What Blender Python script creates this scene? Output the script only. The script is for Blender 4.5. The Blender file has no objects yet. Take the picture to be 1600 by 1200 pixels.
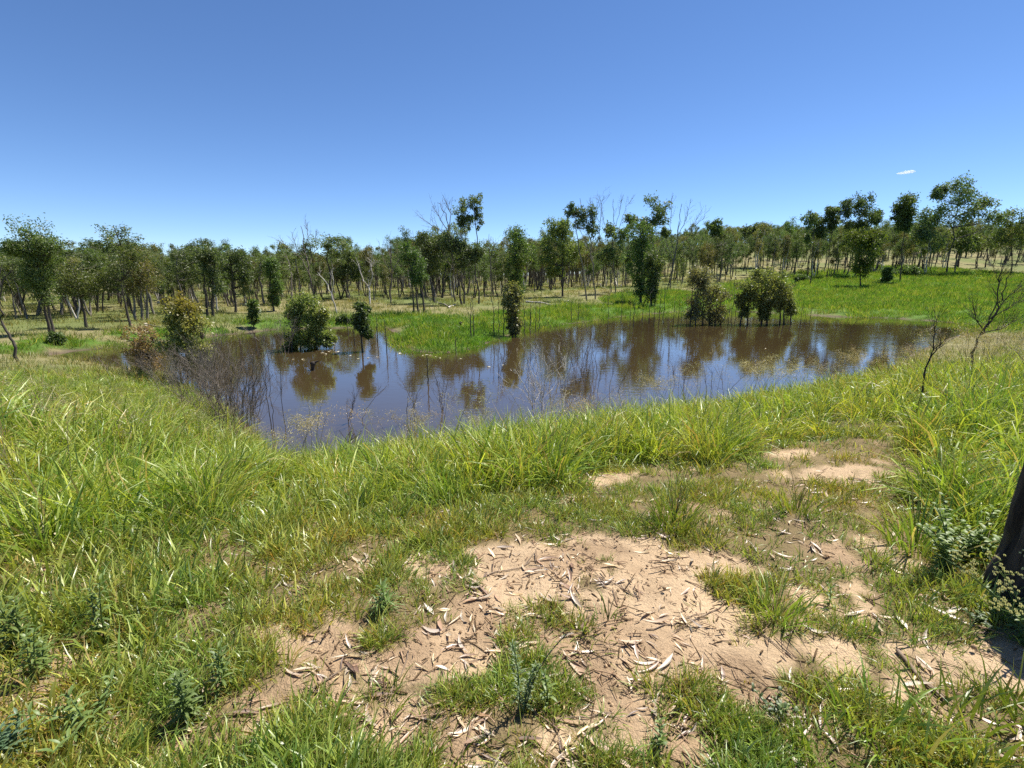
import bpy, math, random
import numpy as np
from mathutils import Vector

# ------------------------------------------------------------------ camera, sky, sun, exposure
scene = bpy.context.scene
C = scene.collection
EYE, PITCH, FPX = 1.65, math.radians(12.8), 740.0
cam_d = bpy.data.cameras.new('camera')
cam = bpy.data.objects.new('camera', cam_d)
C.objects.link(cam)
cam.location = (0, 0, EYE)
cam.rotation_euler = (math.radians(90) - PITCH, 0, 0)
cam_d.sensor_width = 36.0
cam_d.lens = 36.0 * FPX / 1600.0
cam_d.clip_start = 0.05
cam_d.clip_end = 20000
scene.camera = cam

SUN_AZ, SUN_EL = math.radians(48), math.radians(61)      # azimuth clockwise from +Y
sun_dir = Vector((math.sin(SUN_AZ) * math.cos(SUN_EL), math.cos(SUN_AZ) * math.cos(SUN_EL), math.sin(SUN_EL)))
world = bpy.data.worlds.new('World')
scene.world = world
world.use_nodes = True
wn = world.node_tree
wn.nodes.clear()
wo = wn.nodes.new('ShaderNodeOutputWorld')
wb = wn.nodes.new('ShaderNodeBackground')
ws = wn.nodes.new('ShaderNodeTexSky')
ws.sky_type = 'NISHITA'
ws.sun_disc = False
ws.sun_elevation = SUN_EL
ws.sun_rotation = SUN_AZ
ws.altitude = 800
ws.air_density = 0.7
ws.dust_density = 0.0
ws.ozone_density = 4.0
wb.inputs['Strength'].default_value = 0.098
wh = wn.nodes.new('ShaderNodeHueSaturation')
wh.inputs['Saturation'].default_value = 1.1
wh.inputs['Hue'].default_value = 0.503
wn.links.new(ws.outputs[0], wh.inputs['Color'])
wn.links.new(wh.outputs[0], wb.inputs[0])
wn.links.new(wb.outputs[0], wo.inputs[0])

sd = bpy.data.lights.new('sun', 'SUN')
sd.energy = 5.0
sd.angle = math.radians(0.53)
sd.color = (1.0, 0.95, 0.86)
so = bpy.data.objects.new('sun', sd)
C.objects.link(so)
so.rotation_euler = sun_dir.to_track_quat('Z', 'Y').to_euler()
so.location = (30, 30, 60)

vs = scene.view_settings
vs.view_transform = 'Standard'
vs.look = 'None'
vs.exposure = 0.8
vs.gamma = 1.0
vs.use_curve_mapping = False
scene.cycles.use_adaptive_sampling = True
scene.cycles.adaptive_threshold = 0.02
scene.cycles.max_bounces = 5
scene.cycles.volume_bounces = 6
scene.cycles.diffuse_bounces = 2
scene.cycles.glossy_bounces = 3
scene.cycles.transmission_bounces = 4
scene.cycles.transparent_max_bounces = 6
scene.cycles.sample_clamp_indirect = 6.0
scene.cycles.use_denoising = False

R = np.random.default_rng(7)
random.seed(7)

# ------------------------------------------------------------------ noise, picture geometry, terrain
def _hash(ix, iy, s):
    n = (ix.astype(np.int64) * 374761393 + iy.astype(np.int64) * 668265263 + s * 1442695041) & 0xFFFFFFFF
    n = ((n ^ (n >> 13)) * 1274126177) & 0xFFFFFFFF
    n = n ^ (n >> 16)
    return (n & 0xFFFF) / 65535.0

def vnoise(x, y, s=0):
    x = np.asarray(x, float); y = np.asarray(y, float)
    ix, iy = np.floor(x), np.floor(y)
    fx, fy = x - ix, y - iy
    fx = fx * fx * (3 - 2 * fx); fy = fy * fy * (3 - 2 * fy)
    a = _hash(ix, iy, s); b = _hash(ix + 1, iy, s); c = _hash(ix, iy + 1, s); d = _hash(ix + 1, iy + 1, s)
    return (a * (1 - fx) + b * fx) * (1 - fy) + (c * (1 - fx) + d * fx) * fy

def fbm(x, y, s=0, o=3):
    t = 0; amp = 1; tot = 0
    for k in range(o):
        t = t + amp * vnoise(x * 2 ** k, y * 2 ** k, s + 17 * k); tot += amp; amp *= 0.5
    return t / tot

def sstep(a, b, x):
    t = np.clip((np.asarray(x, float) - a) / (b - a), 0, 1)
    return t * t * (3 - 2 * t)

CP, SP = math.cos(PITCH), math.sin(PITCH)
def ray(u, v):
    a, b = (u - 800) / FPX, (600 - v) / FPX
    return np.array([a, CP + b * SP, -SP + b * CP])

WATER = -1.7
def on_water(u, v):
    d = ray(u, v)
    t = (EYE - WATER) / -d[2]
    return d[0] * t, d[1] * t

POND_PX = [(60, 557), (110, 549), (190, 541), (300, 528), (380, 520), (440, 514), (520, 513), (600, 510),
           (622, 522), (630, 538), (648, 549), (690, 552), (735, 546), (765, 534), (800, 523), (850, 511),
           (930, 501), (985, 493), (1060, 487), (1130, 486), (1240, 490), (1300, 495), (1390, 497), (1450, 501),
           (1500, 505), (1545, 510), (1535, 517), (1480, 530), (1435, 550), (1400, 572), (1330, 594), (1250, 615), (1180, 632),
           (1100, 650), (1000, 672), (900, 695), (800, 715), (700, 730), (600, 740), (500, 745), (450, 735),
           (424, 706), (396, 675), (340, 626), (264, 591), (182, 574), (110, 561), (60, 560)]
POND = np.array([on_water(*p) for p in POND_PX])

def pond_sd(x, y):
    """distance to the pond outline, negative inside"""
    x = np.asarray(x, float); y = np.asarray(y, float)
    d = np.full(x.shape, 1e9); ins = np.zeros(x.shape, bool)
    n = len(POND)
    for i in range(n):
        ax, ay = POND[i]; bx, by = POND[(i + 1) % n]
        ex, ey = bx - ax, by - ay
        t = np.clip(((x - ax) * ex + (y - ay) * ey) / (ex * ex + ey * ey), 0, 1)
        d = np.minimum(d, np.hypot(x - ax - t * ex, y - ay - t * ey))
        c = ((ay > y) != (by > y)) & (x < (bx - ax) * (y - ay) / (by - ay + 1e-12) + ax)
        ins ^= c
    return np.where(ins, -d, d)

def height(x, y, sd=None):
    x = np.asarray(x, float); y = np.asarray(y, float)
    if sd is None: sd = pond_sd(x, y)
    wob = (fbm(x * 0.7, y * 0.7, 3) - 0.5) * 0.5
    az = np.degrees(np.arctan2(x, np.maximum(y, 0.01)))
    near = 0.0 - 1.15 * sstep(-2.5, -8.5, x) * sstep(4.0, 9.0, y) - 0.5 * sstep(5, 16, y) * sstep(2, 6, x)
    near = near + 0.05 * (fbm(x * 0.9, y * 0.9, 11) - 0.5) * sstep(1, 5, np.hypot(x, y)) + 0.055 * (fbm(x * 2.1, y * 2.1, 12) - 0.5) + 0.034 * (fbm(x * 6.5, y * 6.5, 13, 2) - 0.5)
    far = -1.3 + 0.012 * np.clip(y - 40, 0, 170) + 0.004 * np.clip(y - 210, 0, 800) \
        + sstep(4, 24, az) * 24 * sstep(55, 380, y) + sstep(-20, -50, az) * 4 * sstep(120, 500, y)
    far = far + 0.5 * (fbm(x * 0.06, y * 0.06, 21) - 0.5) * sstep(38, 70, y) + 0.16 * (fbm(x * 0.5, y * 0.5, 22) - 0.5)
    T = near + (far - near) * sstep(9, 22, y)
    w = 5.0 - 1.2 * sstep(11, 20, y) - 2.2 * sstep(-3, -7, x)
    q = np.clip((sd + wob * 0.5) / w, 0, 1.3)
    up = np.where(q < 0.8, q, 1 - 0.2 * np.exp(-(q - 0.8) / 0.2)) ** 0.95
    land = WATER + 0.02 + (T - WATER) * (0.12 * np.clip(sd, 0, 1) + 0.88 * up) 
    bed = WATER - 0.55 * sstep(0.0, 2.2, -sd)
    return np.where(sd > 0, np.maximum(land, WATER + 0.015 + 0.02 * np.clip(sd, 0, 1)), bed)

def H(x, y):
    return float(height(np.array([x]), np.array([y]))[0])

def hit(u, v):
    """point of the terrain (or the water) seen at picture point (u, v)"""
    d = ray(u, v)
    ts = np.geomspace(0.8, 900, 1400)
    px, py, pz = d[0] * ts, d[1] * ts, EYE + d[2] * ts
    h = np.maximum(height(px, py), WATER)
    b = np.nonzero(pz < h)[0]
    i = int(b[0]) if len(b) else len(ts) - 1
    i = max(i, 1)
    a0, a1 = pz[i - 1] - h[i - 1], pz[i] - h[i]
    k = a0 / (a0 - a1 + 1e-12)
    t = ts[i - 1] + (ts[i] - ts[i - 1]) * np.clip(k, 0, 1)
    return Vector((d[0] * t, d[1] * t, max(H(d[0] * t, d[1] * t), WATER)))

def at_depth(u, v, Y):
    """point seen at (u, v) in the upright plane that stands Y metres ahead"""
    d = ray(u, v)
    t = Y / d[1]
    return np.array([d[0] * t, Y, EYE + d[2] * t])

def px_size(Y, Z=0.0):
    return (Y * CP + (EYE - Z) * SP) / FPX

def project(x, y, z):
    dep = y * CP - (z - EYE) * SP
    upc = y * SP + (z - EYE) * CP
    dep = np.maximum(dep, 1e-3)
    return 800 + FPX * x / dep, 600 - FPX * upc / dep

# ------------------------------------------------------------------ mesh helpers (all quads)
def mk_mesh(name, V, F, mats, col=None, smooth=False, midx=None):
    V = np.ascontiguousarray(V, np.float32); F = np.ascontiguousarray(F, np.int32)
    me = bpy.data.meshes.new(name)
    me.vertices.add(len(V)); me.vertices.foreach_set('co', V.ravel())
    me.loops.add(F.size); me.loops.foreach_set('vertex_index', F.ravel())
    me.polygons.add(len(F))
    me.polygons.foreach_set('loop_start', np.arange(len(F), dtype=np.int32) * F.shape[1])
    if smooth:
        me.polygons.foreach_set('use_smooth', np.ones(len(F), bool))
    if midx is not None:
        me.polygons.foreach_set('material_index', np.ascontiguousarray(midx, np.int32))
    if col is not None:
        a = me.color_attributes.new('Col', 'FLOAT_COLOR', 'POINT')
        c4 = np.ones((len(V), 4), np.float32); c4[:, :3] = col
        a.data.foreach_set('color', c4.ravel())
    for m in (mats if isinstance(mats, (list, tuple)) else [mats]):
        me.materials.append(m)
    me.update(calc_edges=True)
    return me

def obj(name, me, parent=None, loc=None):
    o = bpy.data.objects.new(name, me)
    C.objects.link(o)
    if parent is not None: o.parent = parent
    if loc is not None: o.location = loc
    return o

def tag(o, label, cat, group=None, kind=None):
    o['label'] = label; o['category'] = cat
    if group: o['group'] = group
    if kind: o['kind'] = kind
    return o

def empty(name, loc, label, cat, group=None):
    o = bpy.data.objects.new(name, None)
    o.empty_display_size = 0.2
    C.objects.link(o); o.location = loc
    return tag(o, label, cat, group)

class Buf:
    """collects quads"""
    def __init__(s): s.V, s.F, s.K, s.n = [], [], [], 0
    def add(s, V, F, col=(1, 1, 1)):
        V = np.asarray(V, float)
        s.V.append(V); s.F.append(np.asarray(F) + s.n); s.n += len(V)
        c = np.asarray(col, float)
        s.K.append(np.broadcast_to(c, (len(V), 3)) if c.ndim == 1 else c)
    def mesh(s, name, mat, smooth=False):
        if not s.V: return mk_mesh(name, np.zeros((4, 3)), np.array([[0, 1, 2, 3]]), mat, np.ones((4, 3)))
        return mk_mesh(name, np.concatenate(s.V), np.concatenate(s.F), mat, np.concatenate(s.K), smooth)

def tube(buf, P, r, sides=5, col=(1, 1, 1), wob=0.0, rng=None):
    P = np.asarray(P, float); n = len(P)
    r = np.broadcast_to(np.asarray(r, float), (n,))
    T = np.gradient(P, axis=0); T /= np.linalg.norm(T, axis=1)[:, None] + 1e-9
    ref = np.where(np.abs(T[:, 2:3]) > 0.9, np.array([[1.0, 0, 0]]), np.array([[0, 0, 1.0]]))
    A = np.cross(T, ref); A /= np.linalg.norm(A, axis=1)[:, None] + 1e-9
    B = np.cross(T, A)
    a = np.arange(sides) * 2 * math.pi / sides
    rr = r[:, None] * np.ones(sides)
    if wob and rng is not None: rr = rr * (1 + wob * (rng.random((n, sides)) - 0.5))
    V = P[:, None, :] + rr[..., None] * (np.cos(a)[None, :, None] * A[:, None, :] + np.sin(a)[None, :, None] * B[:, None, :])
    i = np.arange(n - 1)[:, None] * sides; j = np.arange(sides)[None, :]; k = (j + 1) % sides
    F = np.stack([i + j, i + k, i + k + sides, i + j + sides], -1).reshape(-1, 4)
    buf.add(V.reshape(-1, 3), F, col)

def bez(a, b, c, n):
    t = np.linspace(0, 1, n)[:, None]
    a, b, c = np.asarray(a), np.asarray(b), np.asarray(c)
    return a * (1 - t) ** 2 + 2 * b * t * (1 - t) + c * t * t

def leaf_quads(buf, P, L, W, rng, cols, hang=0.5):
    """diamond shaped leaves at P; hang 1 = all pointing down"""
    n = len(P)
    d = rng.normal(size=(n, 3)); d[:, 2] = d[:, 2] * (1 - 0.5 * hang) - hang * 1.2
    d /= np.linalg.norm(d, axis=1)[:, None]
    s = np.cross(d, rng.normal(size=(n, 3))); s /= np.linalg.norm(s, axis=1)[:, None] + 1e-9
    nn = np.cross(d, s)
    L = np.broadcast_to(L, (n,))[:, None]; W = np.broadcast_to(W, (n,))[:, None]
    m = P + d * L * 0.45
    V = np.stack([P, m + s * W * 0.5 + nn * W * 0.12, P + d * L, m - s * W * 0.5 + nn * W * 0.12], 1).reshape(-1, 3)
    F = np.arange(4 * n).reshape(n, 4)
    buf.add(V, F, np.repeat(cols, 4, axis=0))

def blades(buf, base, az, h, w, lean, bend, cols, tipcol=None, seg=4, rng=R):
    """grass blades: base (n,3), azimuth of lean, height, width, lean (rad), bend (rad over length)"""
    n = len(base)
    h = np.broadcast_to(h, (n,)).astype(float); w = np.broadcast_to(w, (n,)).astype(float)
    pts = [np.array(base, float)]
    th = np.array(lean, float).copy()
    ca, sa = np.cos(az), np.sin(az)
    for k in range(seg):
        st = h / seg
        p = pts[-1] + np.stack([ca * np.sin(th) * st, sa * np.sin(th) * st, np.cos(th) * st], 1)
        pts.append(p); th = th + bend / seg * (0.5 + k / seg * 1.2)
    tw = rng.random(n) * 2 * math.pi * 0.35 + az + math.pi / 2
    sx = np.stack([np.cos(tw), np.sin(tw), np.zeros(n)], 1)
    prof = np.interp(np.linspace(0, 1, seg + 1), [0, 0.25, 0.6, 1], [0.7, 1, 0.8, 0.06])
    V = np.zeros((n, seg + 1, 2, 3)); K = np.zeros((n, seg + 1, 2, 3))
    cols = np.asarray(cols, float)
    tc = cols if tipcol is None else tipcol
    for k in range(seg + 1):
        o = sx * (w * prof[k] * 0.5)[:, None]
        V[:, k, 0] = pts[k] - o; V[:, k, 1] = pts[k] + o
        f = k / seg
        K[:, k, :] = (cols * (1 - f) + tc * f)[:, None, :]
    base_i = (np.arange(n) * (seg + 1) * 2)[:, None]
    k = np.arange(seg)[None, :] * 2
    b = base_i + k
    F = np.stack([b, b + 1, b + 3, b + 2], -1).reshape(-1, 4)
    buf.add(V.reshape(-1, 3), F, K.reshape(-1, 3))

# ------------------------------------------------------------------ materials
def nodes_of(name):
    m = bpy.data.materials.new(name); m.use_nodes = True
    nt = m.node_tree; nt.nodes.clear()
    out = nt.nodes.new('ShaderNodeOutputMaterial')
    return m, nt, out

def N(nt, t, **kw):
    n = nt.nodes.new(t)
    for k, v in kw.items():
        if k in n.inputs: n.inputs[k].default_value = v
        else: setattr(n, k, v)
    return n

def leaf_mat(name, transl=0.4, gloss=0.07, rough=0.4, patch=0.5, tint=(1, 1, 1), tint2=None, var=0.35, ttint=(1.15, 1.1, 0.55)):
    """leaf or grass: vertex colour, patches of another hue in the place, per-plant variation, light through the blade"""
    m, nt, out = nodes_of(name); L = nt.links.new
    at = N(nt, 'ShaderNodeAttribute', attribute_name='Col')
    geo = N(nt, 'ShaderNodeNewGeometry')
    noi = N(nt, 'ShaderNodeTexNoise', Scale=patch, Detail=3.0)
    L(geo.outputs['Position'], noi.inputs['Vector'])
    ramp = N(nt, 'ShaderNodeMapRange'); ramp.inputs[1].default_value = 0.35; ramp.inputs[2].default_value = 0.65
    L(noi.outputs[0], ramp.inputs[0])
    t2 = tint2 or tint
    mt = N(nt, 'ShaderNodeMix', data_type='RGBA'); mt.inputs[6].default_value = (*tint, 1); mt.inputs[7].default_value = (*t2, 1)
    L(ramp.outputs[0], mt.inputs[0])
    mu = N(nt, 'ShaderNodeMix', data_type='RGBA', blend_type='MULTIPLY'); mu.inputs[0].default_value = 1
    L(at.outputs['Color'], mu.inputs[6]); L(mt.outputs[2], mu.inputs[7])
    oi = N(nt, 'ShaderNodeObjectInfo')
    vr = N(nt, 'ShaderNodeMapRange'); vr.inputs[3].default_value = 1 - var; vr.inputs[4].default_value = 1 + var
    L(oi.outputs['Random'], vr.inputs[0])
    hs = N(nt, 'ShaderNodeHueSaturation')
    L(vr.outputs[0], hs.inputs['Value']); L(mu.outputs[2], hs.inputs['Color'])
    df = N(nt, 'ShaderNodeBsdfDiffuse'); tr = N(nt, 'ShaderNodeBsdfTranslucent'); gl = N(nt, 'ShaderNodeBsdfGlossy', Roughness=rough)
    tt = N(nt, 'ShaderNodeMix', data_type='RGBA', blend_type='MULTIPLY'); tt.inputs[0].default_value = 1
    tt.inputs[7].default_value = (*ttint, 1)
    L(hs.outputs[0], tt.inputs[6])
    L(hs.outputs[0], df.inputs[0]); L(tt.outputs[2], tr.inputs[0])
    gl.inputs[0].default_value = (1, 1, 1, 1)
    m1 = N(nt, 'ShaderNodeMixShader'); m1.inputs[0].default_value = transl
    L(df.outputs[0], m1.inputs[1]); L(tr.outputs[0], m1.inputs[2])
    m2 = N(nt, 'ShaderNodeMixShader'); m2.inputs[0].default_value = gloss
    L(m1.outputs[0], m2.inputs[1]); L(gl.outputs[0], m2.inputs[2])
    L(m2.outputs[0], out.inputs[0])
    return m

def bark_mat(name, c1, c2, scale=6.0, stretch=0.15, bump=0.4):
    m, nt, out = nodes_of(name); L = nt.links.new
    tc = N(nt, 'ShaderNodeTexCoord'); mp = N(nt, 'ShaderNodeMapping'); mp.inputs['Scale'].default_value = (1, 1, stretch)
    L(tc.outputs['Object'], mp.inputs[0])
    no = N(nt, 'ShaderNodeTexNoise', Scale=scale, Detail=6.0, Roughness=0.65)
    L(mp.outputs[0], no.inputs['Vector'])
    mr = N(nt, 'ShaderNodeMapRange'); mr.inputs[1].default_value = 0.32; mr.inputs[2].default_value = 0.68
    L(no.outputs[0], mr.inputs[0])
    mx = N(nt, 'ShaderNodeMix', data_type='RGBA'); mx.inputs[6].default_value = (*c1, 1); mx.inputs[7].default_value = (*c2, 1)
    L(mr.outputs[0], mx.inputs[0])
    at = N(nt, 'ShaderNodeAttribute', attribute_name='Col')
    mu = N(nt, 'ShaderNodeMix', data_type='RGBA', blend_type='MULTIPLY'); mu.inputs[0].default_value = 1
    L(mx.outputs[2], mu.inputs[6]); L(at.outputs['Color'], mu.inputs[7])
    b = N(nt, 'ShaderNodeBump', Strength=bump, Distance=0.02)
    L(no.outputs[0], b.inputs['Height'])
    p = N(nt, 'ShaderNodeBsdfPrincipled', Roughness=0.85)
    p.inputs['Specular IOR Level'].default_value = 0.2
    L(mu.outputs[2], p.inputs['Base Color']); L(b.outputs[0], p.inputs['Normal'])
    L(p.outputs[0], out.inputs[0])
    return m

M = {}
M['gum'] = leaf_mat('gum_leaf', 0.48, 0.03, 0.5, 0.12, (1.0, 1.06, 0.9), (1.12, 1.0, 0.75), 0.28, (0.98, 1.12, 0.58))
M['bush'] = leaf_mat('bush_leaf', 0.52, 0.03, 0.42, 0.8, (1, 1.03, 1), (1.12, 1.0, 0.8), 0.1, (1.05, 1.12, 0.55))
M['grass'] = leaf_mat('bank_grass_blade', 0.42, 0.04, 0.42, 0.9, (0.8, 1.0, 0.85), (1.12, 1.06, 0.85), 0.3)
M['lawn'] = leaf_mat('short_grass_blade', 0.38, 0.045, 0.4, 1.3, (0.8, 1.0, 0.85), (1.2, 1.05, 0.8), 0.3)
M['meadow'] = leaf_mat('meadow_blade', 0.45, 0.015, 0.4, 0.22, (0.8, 1.0, 0.8), (1.15, 1.1, 0.8), 0.22)
M['dry'] = leaf_mat('paddock_blade', 0.4, 0.03, 0.5, 0.10, (1.1, 1.0, 0.85), (0.75, 1.05, 0.7), 0.25)
M['seed'] = leaf_mat('seed_head', 0.4, 0.05, 0.5, 0.6, (1, 1, 1), (1.15, 0.95, 0.8), 0.25, (1.1, 1.0, 0.8))
M['weed'] = leaf_mat('weed_leaf', 0.42, 0.035, 0.5, 2.0, (1, 1, 1), (1.1, 1.05, 0.9), 0.15)
M['litter'] = leaf_mat('dry_leaf', 0.15, 0.08, 0.45, 9.0, (1, 1, 1), (0.85, 0.78, 0.7), 0.3, (1.1, 0.9, 0.6))
M['bark_dark'] = bark_mat('bark_dark', (0.035, 0.03, 0.026), (0.13, 0.11, 0.09))
M['bark_grey'] = bark_mat('bark_grey', (0.10, 0.085, 0.07), (0.27, 0.24, 0.2))
M['bark_pale'] = bark_mat('bark_pale', (0.38, 0.34, 0.28), (0.62, 0.58, 0.52))
M['dead_wood'] = bark_mat('dead_wood', (0.09, 0.072, 0.058), (0.24, 0.2, 0.165), 8)
M['char'] = bark_mat('charred_bark', (0.010, 0.009, 0.008), (0.10, 0.08, 0.065), 16, 0.12, 1.0)
M['clod'] = bark_mat('soil_clod', (0.34, 0.24, 0.145), (0.5, 0.37, 0.23), 60, 1.0, 0.3)
M['twig'] = bark_mat('twig_bark', (0.15, 0.105, 0.07), (0.34, 0.26, 0.19), 30, 0.3)

# ground: colour of the cover per vertex, grain, crumbs and relief from noise
def ground_mat():
    m, nt, out = nodes_of('ground_cover'); L = nt.links.new
    at = N(nt, 'ShaderNodeAttribute', attribute_name='Col')
    geo = N(nt, 'ShaderNodeNewGeometry')
    def noise(sc, det, ro=0.6):
        n = N(nt, 'ShaderNodeTexNoise', Scale=sc, Detail=det, Roughness=ro); L(geo.outputs['Position'], n.inputs['Vector']); return n
    n1, n2, n3 = noise(2.2, 5), noise(38, 4), noise(190, 2)
    def rng(n, a, b, lo, hi):
        r = N(nt, 'ShaderNodeMapRange'); r.inputs[1].default_value = a; r.inputs[2].default_value = b; r.inputs[3].default_value = lo; r.inputs[4].default_value = hi
        L(n.outputs[0], r.inputs[0]); return r
    r1, r2, r3 = rng(n1, 0.3, 0.7, 0.78, 1.14), rng(n2, 0.3, 0.7, 0.86, 1.1), rng(n3, 0.3, 0.7, 0.88, 1.1)
    a = N(nt, 'ShaderNodeMath', operation='MULTIPLY'); L(r1.outputs[0], a.inputs[0]); L(r2.outputs[0], a.inputs[1])
    b = N(nt, 'ShaderNodeMath', operation='MULTIPLY'); L(a.outputs[0], b.inputs[0]); L(r3.outputs[0], b.inputs[1])
    hs = N(nt, 'ShaderNodeHueSaturation'); L(at.outputs['Color'], hs.inputs['Color']); L(b.outputs[0], hs.inputs['Value'])
    v = N(nt, 'ShaderNodeTexVoronoi', Scale=75.0); L(geo.outputs['Position'], v.inputs['Vector'])
    add = N(nt, 'ShaderNodeMath', operation='ADD'); L(n2.outputs[0], add.inputs[0]); L(n3.outputs[0], add.inputs[1])
    ad2 = N(nt, 'ShaderNodeMath', operation='MULTIPLY_ADD'); ad2.inputs[1].default_value = 0.5; L(v.outputs[0], ad2.inputs[0]); L(add.outputs[0], ad2.inputs[2])
    n4 = noise(11, 3)
    ad3 = N(nt, 'ShaderNodeMath', operation='MULTIPLY_ADD'); ad3.inputs[1].default_value = 2.6; L(n4.outputs[0], ad3.inputs[0]); L(ad2.outputs[0], ad3.inputs[2])
    bp = N(nt, 'ShaderNodeBump', Strength=0.75, Distance=0.014); L(ad3.outputs[0], bp.inputs['Height'])
    p = N(nt, 'ShaderNodeBsdfPrincipled', Roughness=0.95); p.inputs['Specular IOR Level'].default_value = 0.1
    L(hs.outputs[0], p.inputs['Base Color']); L(bp.outputs[0], p.inputs['Normal']); L(p.outputs[0], out.inputs[0])
    return m
M['ground'] = ground_mat()

def water_mat():
    m, nt, out = nodes_of('muddy_water'); L = nt.links.new
    geo = N(nt, 'ShaderNodeNewGeometry')
    mp = N(nt, 'ShaderNodeMapping'); mp.inputs['Scale'].default_value = (1.0, 2.0, 1.0); mp.inputs['Rotation'].default_value = (0, 0, 0.35)
    L(geo.outputs['Position'], mp.inputs[0])
    n1 = N(nt, 'ShaderNodeTexNoise', Scale=2.6, Detail=3.0, Roughness=0.55); n2 = N(nt, 'ShaderNodeTexNoise', Scale=0.35, Detail=2.0)
    L(mp.outputs[0], n1.inputs['Vector']); L(geo.outputs['Position'], n2.inputs['Vector'])
    st = N(nt, 'ShaderNodeMapRange'); st.inputs[1].default_value = 0.35; st.inputs[2].default_value = 0.7; st.inputs[3].default_value = 0.25; st.inputs[4].default_value = 1.0
    L(n2.outputs[0], st.inputs[0])
    mm = N(nt, 'ShaderNodeMath', operation='MULTIPLY'); L(n1.outputs[0], mm.inputs[0]); L(st.outputs[0], mm.inputs[1])
    bp = N(nt, 'ShaderNodeBump', Strength=0.16, Distance=0.03); L(mm.outputs[0], bp.inputs['Height'])
    mx = N(nt, 'ShaderNodeMix', data_type='RGBA'); mx.inputs[6].default_value = (0.054, 0.036, 0.016, 1); mx.inputs[7].default_value = (0.066, 0.046, 0.021, 1)
    L(n2.outputs[0], mx.inputs[0])
    p = N(nt, 'ShaderNodeBsdfPrincipled', Roughness=0.02, IOR=1.7)
    p.inputs['Coat Weight'].default_value = 0.35; p.inputs['Coat IOR'].default_value = 1.6; p.inputs['Coat Roughness'].default_value = 0.02; L(bp.outputs[0], p.inputs['Coat Normal'])
    L(mx.outputs[2], p.inputs['Base Color']); L(bp.outputs[0], p.inputs['Normal']); L(p.outputs[0], out.inputs[0])
    return m
M['water'] = water_mat()

# ------------------------------------------------------------------ ground cover zones, laid out on the ground
def blob_world(u, v, ru, rv):
    c = hit(u, v)
    x1 = hit(u + ru, v); a = hit(u, v - rv); b = hit(u, v + rv)
    return c.x, c.y, max(0.05, x1.x - c.x), max(0.05, (a.y - b.y) / 2)

BARE_PX = [(850, 885, 120, 50), (960, 870, 110, 38), (1000, 925, 130, 60), (1090, 955, 90, 45), (720, 1005, 85, 42), (640, 1040, 90, 30),
           (760, 960, 70, 40), (800, 1030, 90, 40), (940, 1030, 120, 50), (990, 1100, 55, 32), (1150, 1020, 130, 40), (1300, 1030, 130, 36),
           (1450, 1040, 150, 42), (1590, 1050, 120, 50), (1210, 1100, 55, 30), (950, 752, 48, 10), (1245, 708, 45, 7),
           (1090, 1180, 50, 30), (1440, 1100, 60, 40), (1120, 880, 70, 25)]
HALF_PX = [(1150, 800, 80, 32), (1330, 940, 110, 32), (90, 1100, 80, 40), (1330, 860, 90, 45), (700, 880, 90, 30),
           (1300, 740, 90, 25), (480, 1000, 90, 40), (1440, 950, 90, 30), (1050, 745, 90, 18), (900, 1150, 500, 60), (450, 1130, 300, 60), (520, 1060, 110, 40), (560, 1130, 60, 50)]
BARE = [blob_world(*b) for b in BARE_PX]
HALF = [blob_world(*b) for b in HALF_PX]

def blobs_at(B, x, y, soft=0.5):
    o = np.zeros(np.shape(x))
    for cx, cy, rx, ry in B:
        d = np.hypot((x - cx) / rx, (y - cy) / ry)
        o = np.maximum(o, 1 - sstep(1 - soft, 1 + soft, d))
    return o

def bare_at(x, y):
    n = fbm(x * 2.3, y * 2.3, 31, 4); n2 = fbm(x * 7, y * 7, 37, 3)
    b = blobs_at(BARE, x, y, 0.45) * 0.92 + (n - 0.5) * 1.3 + (n2 - 0.5) * 1.25
    h = blobs_at(HALF, x, y, 0.5) * 0.5 + (n - 0.5) * 0.9 + (n2 - 0.5) * 1.3
    return np.clip(np.maximum(sstep(0.32, 0.62, b), sstep(0.32, 0.62, h)), 0, 1)

TALL_PX = [(-150, 900), (0, 895), (150, 880), (300, 845), (450, 805), (600, 795), (700, 790), (800, 772), (870, 760), (930, 735), (1000, 722), (1100, 738),
           (1200, 702), (1300, 682), (1400, 688), (1445, 760), (1470, 850), (1540, 860), (1600, 830), (1750, 800)]
_tp = [hit(u, v) for u, v in TALL_PX]
_taz = np.array([math.atan2(p.x, p.y) for p in _tp]); _tr = np.array([math.hypot(p.x, p.y) for p in _tp])
_o = np.argsort(_taz); _taz, _tr = _taz[_o], _tr[_o]
def tall_at(x, y):
    """how far into the long grass (m, negative = in front of it)"""
    az = np.arctan2(x, y); r = np.hypot(x, y)
    return r - np.interp(az, _taz, _tr) - (fbm(x * 1.6, y * 1.6, 41) - 0.5) * 0.7

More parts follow.
